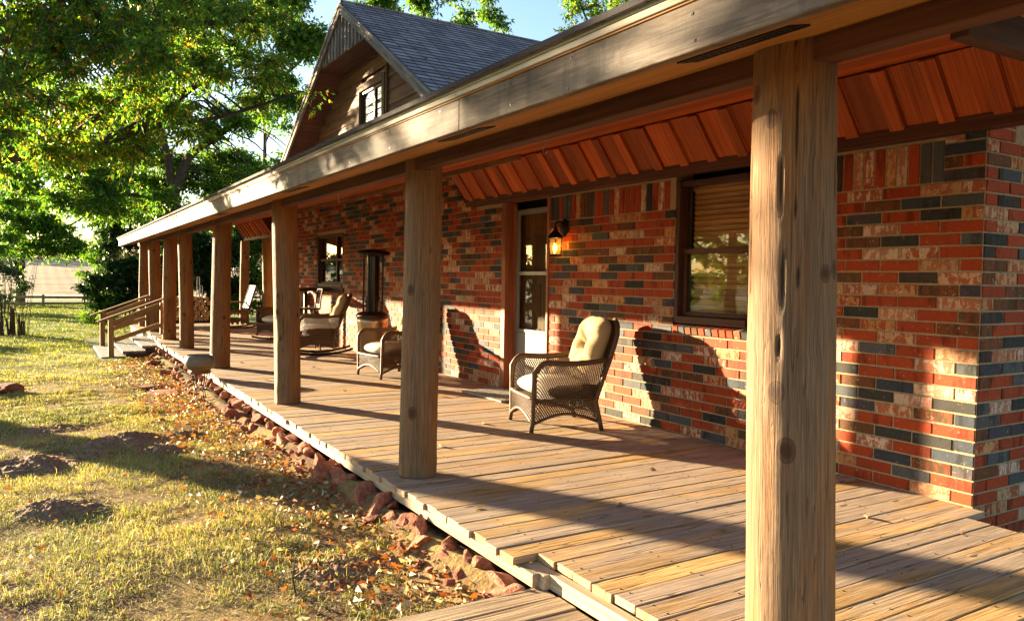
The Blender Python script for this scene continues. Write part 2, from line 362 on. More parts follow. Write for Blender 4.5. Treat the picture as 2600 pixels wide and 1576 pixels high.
        a = me.attributes.new('col', 'FLOAT_COLOR', 'POINT'); a.data.foreach_set('color', np.c_[np.array(s.col, dtype=np.float32), np.ones(len(s.v), np.float32)].ravel())
        if smooth: me.polygons.foreach_set('use_smooth', [True]*len(s.f))
        me.update()
        ob = bpy.data.objects.new(name, me); COL.objects.link(ob)
        if parent: ob.parent = parent
        elif loc is not None: ob.location = loc
        return ob
ORIG = {}
def tag(o, label=None, cat=None, group=None, kind=None):
    if label: o['label'] = label
    if cat: o['category'] = cat
    if group: o['group'] = group
    if kind: o['kind'] = kind
    return o
def thing(name, label, cat, loc=(0, 0, 0), rz=0, group=None, world=False):
    o = bpy.data.objects.new(name, None); COL.objects.link(o); o.location = loc; o.rotation_euler = (0, 0, rz); o.empty_display_size = .2
    if world: o['_o'] = tuple(loc)          # parts are modelled in world coordinates
    return tag(o, label, cat, group)
def copy_tree(o, parent=None):
    c = o.copy(); COL.objects.link(c)
    if parent: c.parent = parent
    for ch in list(o.children): copy_tree(ch, c)
    return c
def face_mesh(name, V, F, material, parent=None, loc=None):
    """fast quads from numpy arrays"""
    me = bpy.data.meshes.new(name); n = len(V); k = F.shape[1]
    me.vertices.add(n); me.vertices.foreach_set('co', V.astype(np.float32).ravel())
    me.loops.add(F.size); me.loops.foreach_set('vertex_index', F.astype(np.int32).ravel())
    me.polygons.add(len(F)); me.polygons.foreach_set('loop_start', np.arange(0, F.size, k, dtype=np.int32)); me.polygons.foreach_set('loop_total', np.full(len(F), k, np.int32))
    me.update(calc_edges=True); me.materials.append(material)
    ob = bpy.data.objects.new(name, me); COL.objects.link(ob)
    if parent: ob.parent = parent
    if loc is not None: ob.location = loc
    return ob
def unit(a): return a/np.maximum(np.linalg.norm(a, axis=-1, keepdims=True), 1e-9)
def leaves_np(P, D, length, width, curl=.25):
    """P base, D direction, one folded diamond per leaf"""
    n = len(P); R = rng.normal(size=(n, 3)); Sd = unit(np.cross(D, R)); N = np.cross(Sd, D)
    L = np.asarray(length).reshape(-1, 1)*np.ones((n, 1)); Wd = np.asarray(width).reshape(-1, 1)*np.ones((n, 1))
    mid = P+D*L*.45; up_ = N*Wd*curl
    V = np.stack([P, mid+Sd*Wd*.5+up_, P+D*L-N*L*.12, mid-Sd*Wd*.5+up_], 1).reshape(-1, 3)
    F = np.arange(n*4).reshape(n, 4); return V, F
def ss(a, b, x): t = np.clip((x-a)/(b-a), 0, 1); return t*t*(3-2*t)
def gh(x, y):
    x = np.asarray(x, float); y = np.asarray(y, float)
    z = -.24-.09*ss(4.5, 10, y)-.07*ss(14, 40, y)+.062*np.clip(y-66, 0, 60)+.03*np.clip(x-60, 0, 40)
    z = z+.115*np.exp(-((x-1.84)/.13)**2)*(y > 2.9)*(y < 16.2)
    return z+.012*np.sin(x*2.1+y*.7)+.01*np.sin(y*3.3-x*1.2)+.006*np.sin(x*7+y*5.1)

# ================================================================== SETTING
xs = np.concatenate([np.linspace(-300, -40, 14), np.linspace(-36, -6, 16), np.linspace(-5, 6, 90), np.linspace(7, 40, 18), np.linspace(50, 400, 16)])
ys = np.concatenate([np.linspace(-60, -4, 12), np.linspace(-3, 18, 150), np.linspace(18.5, 70, 60), np.linspace(74, 130, 16), np.linspace(150, 700, 12)])
X, Y = np.meshgrid(xs, ys); Z = gh(X, Y); V = np.stack([X, Y, Z], -1).reshape(-1, 3)
nx = len(xs); I = np.arange((len(ys)-1)*nx).reshape(len(ys)-1, nx)[:, :-1].ravel()
gr = face_mesh('ground', V, np.stack([I, I+1, I+nx+1, I+nx], 1), M['ground']); tag(gr, kind='structure')
gr.data.polygons.foreach_set('use_smooth', [True]*len(gr.data.polygons))
b = MB(); b.grid(lambda u, v: (-60+160*u, 58+7*v, float(gh(-60+160*u, 58+7*v))+.03), 40, 3); tag(b.build('road', M['road']), kind='structure')

# ================================================================== HOUSE
WX = 4.618; Y0 = 2.381; Y1 = 17.9
HS = thing('brick_house', 'single storey brick house with a long log post porch and a shingled front gable', 'house', (WX, 9.0, -.3), world=True)

# ---- brick walls, each brick modelled
CH, BL, J = .0762, .254, .0115
PAL = [('red', .36), ('dark', .2), ('blotch', .3), ('brown', .14)]
def brick_style():
    r = random.random(); k = random.uniform(.82, 1.08)
    if r < .36: c = (.33*k, .044*k, .007*k); bl = random.choice((0, 0, .15))
    elif r < .58: c = random.choice(((.032*k, .030*k, .026*k), (.036*k, .044*k, .058*k), (.07*k, .075*k, .08*k))); bl = random.choice((0, 0, .12))  # bluish greys put a skylight tint into the colour of some dark bricks
    elif r < .83:
        u = random.random(); c = ((.46+.12*u)*k, (.22+.22*u)*k, (.07+.27*u)*k); bl = random.uniform(.6, 1)
    else: c = (.10*k, .045*k, .014*k); bl = random.uniform(.1, .5)
    return c, bl
def put_brick(b, face, y0, y1, z0, z1, proud=.007):
    """face 'f' = front wall (normal -x), 's' = side wall (normal -y, y means x)"""
    c, bl = brick_style(); jz = random.uniform(-.0015, .0015); pr = proud+random.uniform(-.002, .002); d = .04
    if face == 'f': ce = (WX-pr+d/2, (y0+y1)/2, (z0+z1)/2+jz); sz = (d, y1-y0, z1-z0)
    else: ce = ((y0+y1)/2, Y0-pr+d/2, (z0+z1)/2+jz); sz = (y1-y0, d, z1-z0)
    b.box(ce, sz, None, .002, 1 if face == 'f' else 0, bl, c)
OPEN = [(4.06, 4.915, .865, 2.30), (6.815, 7.80, -.5, 2.30), (13.42, 15.0, 1.0, 2.08)]
def row(b, face, ya, yb, z0, z1, off, openings):
    y = ya-off
    while y < yb:
        a, c = max(y, ya)+J/2, min(y+BL, yb)-J/2; y += BL
        segs = [(a, c)]
        for (oa, ob, oz0, oz1) in openings:
            if z0+.02 < oz1 and z1-.02 > oz0:
                ns = []
                for p, q in segs:
                    if q <= oa or p >= ob: ns.append((p, q)); continue
                    if p < oa: ns.append((p, oa))
                    if q > ob: ns.append((ob, q))
                segs = ns
        for p, q in segs:
            if q-p > .03: put_brick(b, face, p, q, z0+J/2, z1-J/2)
b = MB()
for k in range(-5, 36):
    z0 = k*CH; z1 = z0+CH; off = 0 if k % 2 else BL/2
    ops = list(OPEN)
    if k >= 25: ops.append((2.62, 6.82, 1.9, 2.165)); ops.append((2.62, 8.45, 2.17, 3))          # soldier course and panel zone
    row(b, 'f', Y0, Y1, z0, z1, off, ops)
    row(b, 's', WX, 12.0, z0, z1, BL/2 if k % 2 else 0, [(WX+.3, 20, 2.17, 9)] if k >= 28 else [])
y = 2.62
while y < 6.8:                                            # soldier course
    if not (4.06-.05 < y+CH/2 < 4.915+.05): put_brick(b, 'f', y+J/2, y+CH-J/2, 25*CH+J/2, 25*CH+BL-J/2)
    y += CH
for (ya, yb, zt) in ((4.06, 4.915, .94), (13.42, 15.0, 1.085)):       # rowlock sills
    y = ya
    while y < yb-.02:
        c, bl = brick_style()
        R = Matrix.Rotation(-.22, 3, 'Y'); b.box((WX-.008+.05, y+CH/2, zt-.045), (.15, CH-J, .06), R, .003, 0, bl, c); y += CH
wall = b.build('brick_wall', M['brick'], HS)
b = MB()
def slab(x0, x1, y0, y1, z0, z1): b.box(((x0+x1)/2, (y0+y1)/2, (z0+z1)/2), (x1-x0, y1-y0, z1-z0), None, .001)
cuts = sorted(OPEN); yy = Y0+.002
for oa, ob, oz0, oz1 in cuts:
    slab(WX, WX+.2, yy, oa-.0, -.38, 2.74)
    if oz0 > -.3: slab(WX, WX+.2, oa, ob, -.38, oz0)
    slab(WX, WX+.2, oa, ob, oz1, 2.74); yy = ob
slab(WX, WX+.2, yy, Y1, -.38, 2.74); slab(WX+.2, 12, Y0, Y0+.2, -.38, 2.9); slab(WX+.2, 12, Y1-.2, Y1, -.38, 2.9)
b.build('mortar_backing', M['mortar'], HS)
b = MB(); b.box((8.4, 10.1, 1.2), (7, 15, 3), None, .01); b.build('inner_wall', M['darkin'], HS)

# ---- near window
def window(ya, yb, z0, z1, xin, nblind, mull=None, meet=None, mf='trim', blinds=True):
    b = MB(); f = .045
    for y in (ya+f/2, yb-f/2): b.box((WX+.06, y, (z0+z1)/2), (.12, f, z1-z0), None, .004)
    b.box((WX+.07, (ya+yb)/2, z1-f/2), (.11, yb-ya-2*f, f), None, .004); b.box((WX+.05, (ya+yb)/2, z0+.03), (.13, yb-ya-2*f, .06), None, .004)
    if meet:
        b.box((WX+.075, (ya+yb)/2, meet), (.05, yb-ya-2*f, .045), None, .004)
        for y in (ya+f+.016, yb-f-.016): b.box((WX+.075, y, (z0+meet)/2+.02), (.04, .032, meet-z0-.09), None, .003)
        b.box((WX+.075, (ya+yb)/2, z0+.08), (.04, yb-ya-2*f-.07, .035), None, .003)
    if mull: b.box((WX+.075, mull, (z0+z1)/2), (.05, .05, z1-z0-.1), None, .004)
    win = b.build('window', M[mf], HS)
    p = MB()
    if meet:
        for (a, c, xx) in ((meet+.024, z1-f-.002, .09), (z0+.1, meet-.024, .078)): p.box((WX+xx, (ya+yb)/2, (a+c)/2), (.004, yb-ya-2*f-.03, c-a), None, .0005)
    else: p.box((WX+.085, (ya+yb)/2, (z0+z1)/2), (.004, yb-ya-2*f-.01, z1-z0-.12), None, .0005)
    pane = p.build('pane', M['glass'], win); pane.location = -Vector(HS.location)
    if blinds:
        p = MB(); n = nblind; zz = np.linspace(z1-.09, z0+.09, n)
        for k, z in enumerate(zz):
            p.box((WX+.15, (ya+yb)/2, z), (.007, yb-ya-2*f-.06, (zz[0]-zz[1])*1.02), Matrix.Rotation(-.42, 3, 'Y'), .002, 1)
        p.box((WX+.15, (ya+yb)/2, z1-.055), (.05, yb-ya-2*f-.05, .04), None, .003, 1)
        o = p.build('blind', M['blind'], win); o.location = -Vector(HS.location)
    return win
window(4.065, 4.912, .94, 2.135, .1, 24, None, 1.545)
window(13.45, 14.97, 1.09, 2.07, .1, 18, 13.95, 1.6, 'trim', False)
b = MB(); b.box((WX-.012, 14.2, 1.04), (.05, 1.66, .09), None, .004); b.build('window_sill', M['trim'], HS)

# ---- door
b = MB(); DX = 4.745
for y in (6.815+.02, 7.80-.045): b.box((WX+.055, y, 1.09), (.15, .09 if y > 7 else .04, 2.18), None, .004)
b.box((WX+.055, 7.31, 2.215), (.15, .985, .07), None, .004); b.box((WX+.06, 7.3, .012), (.18, .9, .03), None, .003)
b.box((DX-.02, 7.73, 1.08), (.03, .09, 2.14), None, .004)
door = b.build('door_frame', M['doorframe'], HS)
def dpart(name, mm):
    o = q.build(name, mm, door); o.location = -Vector(HS.location); return o
q = MB(); dy0, dy1 = 6.84, 7.68
for y in (dy0+.03, dy1-.03): q.box((DX, y, 1.06), (.03, .06, 2.05), None, .003)
q.box((DX, (dy0+dy1)/2, 2.06), (.03, dy1-dy0-.12, .06), None, .003); q.box((DX-.004, (dy0+dy1)/2, 1.357), (.035, dy1-dy0-.12, .042), None, .003)
q.box((DX-.004, (dy0+dy1)/2, .70), (.035, dy1-dy0-.12, .03), None, .003); dpart('storm_door', M['greyframe'])
q = MB(); q.box((DX, (dy0+dy1)/2, .355), (.026, dy1-dy0-.12, .65), None, .003); dpart('kick_panel', M['whitepaint'])
q = MB(); q.box((DX, (dy0+dy1)/2, 1.70), (.004, dy1-dy0-.12, .63), None, .0005); q.box((DX, (dy0+dy1)/2, 1.025), (.004, dy1-dy0-.12, .61), None, .0005); dpart('pane', M['glass'])
q = MB(); q.box((DX+.08, (dy0+dy1)/2, 1.05), (.04, dy1-dy0, 2.06), None, .003)
for zz in (.5, 1.0): 
    for yy in (7.05, 7.38): q.box((DX+.057, yy, zz+.05), (.012, .24, .36), None, .004)
dpart('inner_door', M['gable'])
q = MB(); q.box((DX-.03, 6.885, 1.02), (.02, .025, .12), None, .004); q.tube([(DX-.04, 6.885, 1.04), (DX-.07, 6.885, 1.04), (DX-.07, 6.96, 1.03)], .008, 8); dpart('door_handle', M['black'])

# ---- porch roof, ceiling, beam
RY0, RY1 = .35, 20.93
SL = .245
def rz(x): return 2.115+SL*(x-1.55)
b = MB(); N = Vector((-SL, 0, 1)).normalized()
def roofslab(b, xa, xb, za, zb, ya, yb, thk, mi=0):
    p = [(xa, ya, za), (xb, ya, zb), (xb, yb, zb), (xa, yb, za)]
    sl = math.hypot(xb-xa, zb-za)
    vs = p+[(x, y, z-thk) for x, y, z in p]
    gcv = [(y, 0 if i in (0, 3) else sl, 0) for i, (x, y, z) in enumerate(p)]*2
    b.add(vs, [(0, 1, 2, 3), (7, 6, 5, 4), (0, 4, 5, 1), (1, 5, 6, 2), (2, 6, 7, 3), (3, 7, 4, 0)], gcv, .5, None, mi)
roofslab(b, 1.525, 9.2, rz(1.525)+.025, rz(9.2)+.025, RY0, RY1, .022)
roofslab(b, 16.8, 9.2, rz(1.6)+.025, rz(9.2)+.03, RY0, RY1, .022)
b.build('roof', M['shingle'], HS)
b = MB(); roofslab(b, 1.60, 4.62, 2.07, 2.07+SL*3.02, RY0+.02, RY1-.02, .02)
b.build('roof_decking', M['beam'], HS)
b = MB()
n = 6; ycut = [RY0+.01, 3.05, 6.7, 10.4, 14.1, 17.6, RY1]
for i in range(n): b.box((1.588, (ycut[i]+ycut[i+1])/2, 2.005), (.036, ycut[i+1]-ycut[i]-.002, .138), None, .003, 1)
b.box((2.5, RY1-.02, 2.22), (1.8, .036, .14), Matrix.Rotation(-math.atan(SL), 3, 'Y'), .003, 0)
y = RY0+.25
while y < 17:
    for dz in (-.045, .042):
        if random.random() < .85: b.box((1.5695, y+random.uniform(-.02, .02), 2.005+dz+random.uniform(-.008, .008)), (.003, .009, .009), None, .001, mi=1)
    y += .4 if random.random() < .5 else .61
fas = b.build('fascia', [M['fascia'], M['black']], HS)
b = MB(); b.box((1.583, (RY0+RY1)/2, 2.0755), (.04, RY1-RY0-.02, .006), None, .001, 1); b.build('fascia_gap', M['soffit'], HS)
b = MB()
for i in range(n): b.box((1.576, (ycut[i]+ycut[i+1])/2, 2.09), (.045, ycut[i+1]-ycut[i]-.002, .022), None, .002, 1)
b.build('trim_strip', M['trimstrip'], HS)
b = MB()
for i in range(7):
    a, c = RY0+i*2.94, min(RY0+(i+1)*2.94, RY1); b.box((1.566, (a+c)/2, 2.1185), (.03, c-a-.003, .031), None, .002)
b.build('drip_edge', M['drip'], HS)
b = MB()
def sheet(b, xa, za, xb, zb, ya, yb, thk, nb):
    """boards running along y laid side by side between two heights"""
    for k in range(nb):
        x0 = xa+(xb-xa)*k/nb; x1 = xa+(xb-xa)*(k+1)/nb; z0 = za+(zb-za)*k/nb; z1 = za+(zb-za)*(k+1)/nb
        L = math.hypot(x1-x0, z1-z0); R = Matrix.Rotation(-math.atan2(z1-z0, x1-x0), 3, 'Y')
        b.box(((x0+x1)/2, (ya+yb)/2, (z0+z1)/2+thk/2), (L-.002, yb-ya, thk), R, .002, 1)
def sof_z(x): return 1.940+.225*(x-1.57)
sheet(b, 1.607, sof_z(1.607), 2.02, sof_z(2.02), RY0+.02, RY1-.04, .012, 1)
soffit = b.build('soffit', M['soffit'], HS)
def vent(yc, L, wdt, xc):
    v = MB(); z = lambda x: sof_z(x)-.003
    k = int(L/.02)
    for i in range(k+1):
        y = yc-L/2+i*L/k; v.box((xc, y, z(xc)), (wdt, .006, .005), Matrix.Rotation(-.22, 3, 'Y'), .001)
    for s in (-1, 0, 1): v.box((xc+s*wdt/2, yc, z(xc+s*wdt/2)), (.006, L, .006), None, .001)
    o = v.build('soffit_vent', M['black'], soffit); o.location = -Vector(HS.location)
for yc in (1.6, 3.3, 6.2, 9.3, 12.6, 15.8): vent(yc, .42, .085, 1.735)
b = MB()
for (a, c) in ((RY0+.02, 4.58), (4.58, 11.21), (11.21, 16.44), (16.44, 21.2)): b.box((2.06, (a+c)/2, 2.06), (.084, c-a-.004, .19), None, .004, 1)
b.build('porch_beam', M['beam'], HS)
b = MB(); b.beam((2.104, 1.17, 2.0), (4.60, 1.17, 2.02), .05, .10); b.beam((2.104, .45, 2.03), (4.6, .45, 2.5), .05, .14); b.beam((2.104, .8, 2.08), (4.6, .8, 2.6), .04, .1)
b.build('cross_beam', M['beam'], HS)
b = MB(); b.box((3.6, 1.0, 2.14), (.4, .004, .16), None, .001); b.build('metal_plate', M['metal'], HS)
def cz(x): return 2.045+SL*(x-2.1)
b = MB(); sheet(b, 2.104, cz(2.104), WX-.01, cz(WX), 1.22, RY1-.05, .015, 11)
ceiling = b.build('porch_ceiling', M['ceil'], HS)
for (x, y) in ((3.08, 4.63), (3.17, 9.4), (3.15, 14.1), (3.1, 17.4)):
    v = MB(); z0 = cz(x)-.002; pts = [(x, y, z0), (x, y, z0-.035)]+[(x, y+.03*math.sin(a), z0-.065+.03*math.cos(a)) for a in np.linspace(0, 4.2, 9)]
    v.tube(pts, .005, 6); v.lathe([(.0, -.004), (.016, -.004), (.016, .0)], (x, y, z0), 10); o = v.build('ceiling_hook', M['trimstrip'], ceiling); o.location = -Vector(HS.location)
b = MB(); b.box((WX-.02, 13.2, 2.66), (.03, 9.3, .10), None, .003, 1); b.build('wall_trim_board', M['ceil'], HS)
# sloped board and batten panel over door and window
def panel(ya, yb):
    xt, zt, xb, zb = 4.26, cz(4.26)-.006, 4.50, 2.245
    b = MB(); y = ya; d = Vector((xb-xt, 0, zb-zt)); L = d.length; d.normalize(); nrm = Vector((-d.z*-1, 0, 0)); nrm = Vector((d.z, 0, -d.x))
    R = Matrix((d, Vector((0, 1, 0)), d.cross(Vector((0, 1, 0))))).transposed(); c0 = Vector(((xt+xb)/2, 0, (zt+zb)/2)); out = R @ Vector((0, 0, 1))
    if out.x > 0: out = -out
    while y < yb-.05:
        wd = min(.305, yb-y); b.box(c0+Vector((0, y+wd/2, 0)), (L, wd-.003, .018), R, .002, 0)
        b.box(c0+Vector((0, y+.01+.045, 0))+out*.021, (L-.004, .095, .022), R, .003, 0); y += .305
    b.build('board_batten_panel', M['ceil'], HS)
    b = MB(); b.box((xb-.005, (ya+yb)/2, zb-.035), (.03, yb-ya, .08), None, .003, 1); b.box(((xb+WX)/2+.008, (ya+yb)/2, zb-.06), (WX-xb-.02, yb-ya, .02), None, .002, 1)
    for y in (ya, yb):
        vs = [(xt, y, zt), (xb, y, zb-.07), (WX-.012, y, zb-.07), (WX-.012, y, cz(WX)-.005), (xt, y, cz(xt))]
        b.add(vs, [(0, 1, 2, 3, 4)])
    b.build('panel_bottom_trim', M['trim'], HS)
panel(1.26, 8.5); panel(17.92, 20.85)

# ---- log posts
def post(name, x, y, r0, r1, seed, zt=2.07, age=.2):
    rs = random.Random(seed); n = 92; m = 128; PZ = np.linspace(0, zt, m+1)[:, None]; A = (2*PI*np.arange(n)/n)[None, :]
    off = rs.uniform(-50, 50); r = r0+(r1-r0)*PZ/zt
    nz = lambda fa, fz, o: np.array([[mnoise.noise(Vector((math.cos(a)*fa+o, math.sin(a)*fa, z*fz))) for a in A[0]] for z in PZ[:, 0]])
    lo = nz(1.5, 1.2, off); mid = nz(5., 2.6, off+9)
    R_ = r*(1+.02*lo+.012*mid)+0*A
    for _ in range(5):                                    # hewn flats left by the draw knife
        fa, fd, tw = rs.uniform(0, 2*PI), rs.uniform(.90, .96), rs.uniform(-.3, .3); z0, z1 = sorted((rs.uniform(-.5, zt), rs.uniform(.3, zt+.6)))
        ca = np.cos(A-fa-tw*PZ); lim = np.where(ca > .5, r*fd/np.maximum(ca, .1)*(1.03+.02*mid), 9)
        lim = np.where((PZ > z0) & (PZ < z1), lim, 9); R_ = np.minimum(R_, lim)
    kn = np.zeros_like(R_); ck = np.zeros_like(R_)
    for _ in range(rs.randint(8, 12)):                     # knots
        ka, kz, kr = rs.uniform(0, 2*PI), rs.uniform(.08, zt-.1), rs.uniform(.013, .026)
        d = np.hypot(((A-ka+PI) % (2*PI)-PI)*r0, (PZ-kz)*.72)/kr
        kn = np.maximum(kn, np.clip(1.5-d*.9, 0, 1)); R_ = R_+.004*np.exp(-(d/1.6)**2)-.003*np.exp(-(d/.6)**2)
    for _ in range(rs.randint(4, 7)):                     # long drying checks
        ka, z0, L = rs.uniform(0, 2*PI), rs.uniform(-.2, zt*.8), rs.uniform(.4, 1.5)
        cen = ka+.06*np.sin(PZ*3.1+ka)+.03*np.sin(PZ*11); d = np.abs((A-cen+PI) % (2*PI)-PI)*r0
        w_ = np.clip(np.sin(np.clip((PZ-z0)/L, 0, 1)*PI), 0, 1)*.004
        mk = np.clip(1-d/np.maximum(w_, 1e-4), 0, 1)*(w_ > .0005); ck = np.maximum(ck, mk); R_ = R_-.006*mk
    out = np.clip(-np.cos(A)*.6+.25, 0, 1)*np.clip(1.15-PZ/zt*.75, 0, 1)      # bleached where rain and sun reach the log
    bl = np.clip(out*.5+.6*lo+.45*mid+age-.12, 0, .95)
    CX = x+.017*np.sin(PZ*1.3+seed)+R_*np.cos(A); CY = y+.012*np.cos(PZ*1.1+seed*2)+R_*np.sin(A); CZ = PZ+0*A
    b = MB(); vs = np.stack([CX, CY, CZ], -1).reshape(-1, 3).tolist()
    gc = np.stack([PZ+off+0*A, np.cos(A)*r*1.2+off, np.sin(A)*r*1.2], -1).reshape(-1, 3).tolist()
    fs = [[j*n+k, j*n+(k+1) % n, (j+1)*n+(k+1) % n, (j+1)*n+k] for j in range(m) for k in range(n)]+[list(range(n))[::-1], list(range(m*n, (m+1)*n))]
    b.add(vs, fs, gc, rs.uniform(.35, .75)); b.col = np.stack([kn, ck, bl], -1).reshape(-1, 3).tolist()
    return b.build(name, M['post'], HS, True)
POSTS = [(2.095, 1.665, .142, .13), (2.10, 4.58, .123, .12), (2.095, 7.815, .132, .125), (2.11, 11.215, .133, .122), (2.12, 14.41, .12, .115), (2.13, 16.44, .128, .12), (2.11, 18.68, .13, .122), (2.12, 20.72, .125, .12), (4.62, 18.95, .125, .12), (4.62, 21.35, .12, .115), (3.4, 21.3, .12, .115)]
for i, (x, y, r0, r1) in enumerate(POSTS[:10]): post('log_post', x, y, r0, r1, i*3+2, 2.07 if x < 3 else 2.2, (.55, .75, .45, .2, .15, .1, .1, .1, .1, .1)[i])

# ---- front gable
GX, GW = 3.6, 4.0; AY, AZ = 10.59, 5.10; GS = .605
def gz(y): return AZ-GS*abs(y-AY)
HB = 4.05
b = MB(); ang = math.atan(GS); L = HB/math.cos(ang); ncr = int(L/.135)
for sgn in (-1, 1):
    for k in range(ncr):
        s0 = L-k*.135; s1 = L-(k+1)*.135-.02
        def P(sv, xx, lift): return (xx, AY+sgn*sv*math.cos(ang), AZ-sv*math.sin(ang)+lift)
        x0, x1 = GX-.03, 13.0
        p = [P(s0, x0, .018), P(s0, x1, .018), P(s1, x1, .006), P(s1, x0, .006)]
        if sgn < 0: pass
        else: p = p[::-1]
        gcv = [(q_[0]+k*.31, k*.135+.004 if abs(q_[2]-P(s0, 0, .018)[2]) < 1e-6 else (k+1)*.135-.002, 0) for q_ in p]
        b.add(p, [(0, 1, 2, 3)], gcv, .5)
        e = [P(s0, x0, .018), P(s0, x1, .018), P(s0, x1, .004), P(s0, x0, .004)]; b.add(e, [(0, 1, 2, 3)], [(q_[0], k*.135, 0) for q_ in e], .5)
b.tube([(GX-.04, AY, AZ+.012), (13, AY, AZ+.012)], .035, 6)
gro = b.build('gable_roof', M['shingle'], HS)
b = MB()
for sgn in (-1, 1):
    a = (GX+.0, AY, AZ-.012); c = (GX+.0, AY+sgn*HB, AZ-.012-GS*HB)
    p = [(GX-.015, AY, AZ-.0), (13, AY, AZ-.0), (13, AY+sgn*HB, AZ-GS*HB), (GX-.015, AY+sgn*HB, AZ-GS*HB)]
    vs = p+[(x, y, z-.05) for x, y, z in p]; b.add(vs, [(0, 1, 2, 3), (7, 6, 5, 4), (0, 4, 5, 1), (2, 6, 7, 3), (3, 7, 4, 0)])
b.build('gable_soffit', M['beam'], HS)
b = MB()
for sgn in (-1, 1):
    a = Vector((GX-.03, AY, AZ-.075)); c = Vector((GX-.03, AY+sgn*HB, AZ-.075-GS*HB)); b.beam(a, c, .035, .13, (0, 0, 1)); 
    b.beam(a+Vector((-.02, 0, .045)), c+Vector((-.02, 0, .045)), .02, .05, (0, 0, 1))
b.build('rake_board', M['rake'], HS)
b = MB()                                                   # upright boards in the peak
zb = 4.40; hw = (AZ-zb)/GS; y = AY-hw
while y < AY+hw:
    ym = y+.07; top = gz(ym)-.1
    if top > zb+.02: b.box((GX+.012, ym, (zb+top)/2), (.022, .135, top-zb), None, .004, 2)
    if gz(y)-.1 > zb+.06: b.box((GX-.008, y, (zb+gz(y)-.12)/2), (.022, .04, gz(y)-.12-zb), None, .003, 2)
    y += .14
b.build('peak_boards', M['rake'], HS)
b = MB(); b.box(((GX+GW)/2+.02, AY, zb+.01), (GW-GX, 2*hw-.1, .02), None, .002); b.build('peak_soffit', M['beam'], HS)
b = MB(); z = 2.45; 
wy0, wy1, wz0, wz1 = 9.98, 10.87, 3.10, 3.965
while z < 4.42:                                            # lap siding around the opening
    h2 = min(.19, 4.42-z); hw2 = (AZ-.05-(z+h2*.5))/GS
    segs = [(AY-hw2, AY+hw2)]
    if z+h2 > wz0-.12 and z < wz1+.12: segs = [(AY-hw2, wy0-.0), (wy1, AY+hw2)]
    for a, c in segs: b.box((GW, (a+c)/2, z+h2/2), (.022, c-a, h2-.004), Matrix.Rotation(.05, 3, 'Y'), .003, 1)
    z += .19
hb_ = (AZ-.12-2.5)/GS
b.add([(GW+.03, AY-hb_, 2.5), (GW+.03, AY+hb_, 2.5), (GW+.03, AY, AZ-.12), (GW+.06, AY-hb_, 2.5), (GW+.06, AY+hb_, 2.5), (GW+.06, AY, AZ-.12)], [(0, 1, 2), (5, 4, 3), (0, 3, 4, 1), (1, 4, 5, 2), (2, 5, 3, 0)])
gwall = b.build('gable_wall', M['gable'], HS)
b = MB()
for y in (wy0-.04, wy1+.04): b.box((GW-.02, y, (wz0+wz1)/2), (.06, .10, wz1-wz0+.18), None, .004, 2)
b.box((GW-.022, (wy0+wy1)/2, wz1+.05), (.06, wy1-wy0, .10), None, .004, 1)
b.box((GW-.03, wy0-.14, 3.55), (.03, .035, 2.0), None, .003, 2)
gwin = b.build('gable_window', M['gable'], HS)
q = MB()
for y in (wy0+.03, wy1-.03, (wy0+wy1)/2-.1): q.box((GW+.0, y, (wz0+wz1)/2), (.03, .045, wz1-wz0), None, .003)
q.box((GW, (wy0+wy1)/2, wz1-.02), (.03, wy1-wy0-.1, .04), None, .003); o = q.build('sash', M['brown_metal'], gwin); o.location = -Vector(HS.location)
q = MB(); q.box((GW+.008, (wy0+wy1)/2, (wz0+wz1)/2), (.004, wy1-wy0-.02, wz1-wz0), None, .0005); o = q.build('pane', glassmat('gable_glass', (.5, .55, .6), 2.2), gwin); o.location = -Vector(HS.location)
q = MB(); q.box((GW+.03, (wy0+wy1)/2, (wz0+wz1)/2), (.004, wy1-wy0-.02, wz1-wz0), None, .0005); o = q.build('curtain', plain('pale_curtain', (.55, .56, .56), .9), gwin); o.location = -Vector(HS.location)

# ================================================================== DECK
DK = thing('wooden_deck', 'long raised plank deck running the length of the brick house', 'deck', (3.2, 9, -.3), world=True)
b = MB(); y = -2.0+.0; k = 0; PW = .1385
nails = MB()
yb = 2.4330-PW*40
while yb < 21.5:
    y0_, y1_ = yb+.003, yb+PW-.0035; ym = (y0_+y1_)/2
    xl = 1.852+random.uniform(-.012, .012)
    if ym < 2.93: xl = 1.988+random.uniform(-.006, .008)
    if 16.25 < ym < 18.8: xl = 1.95+random.uniform(-.005, .005)
    xr = WX-.014 if ym > Y0-.0 else 4.385+random.uniform(-.006, .006)
    if Y0-.02 < ym < Y0+.10: xr = 4.595
    zt = random.uniform(-.0035, .002)
    b.box(((xl+xr)/2, ym, -.019+zt), (xr-xl, y1_-y0_, .038), Matrix.Rotation(random.uniform(-.012, .012), 3, 'X'), .004, 0)
    if ym < 9:
        for x in np.arange(2.06, 4.4, .40):
            for dy in (-.04, .04):
                if random.random() < .8: nails.lathe([(0, .0008), (.005, .0008), (.006, -.002)], (x+random.uniform(-.012, .012), ym+dy+random.uniform(-.008, .008), zt+.0004), 7)
    yb += PW; k += 1
deck = b.build('deck_boards', M['deck'], DK)
nails.build('nail_heads', M['black'], DK)
b = MB()
yc = [-3, 2.0, 5.6, 9.3, 12.9, 16.2]
yc[:2] = [2.84, 2.85]
for i in range(1, 5): b.box((1.888, (yc[i]+yc[i+1])/2, -.070), (.036, yc[i+1]-yc[i]-.003, .062), None, .003, 1)
b.box((1.965, .42, -.074), (.05, 4.8, .07), None, .003, 1); b.box((1.948, 2.905, -.076), (.082, .17, .07), None, .003)
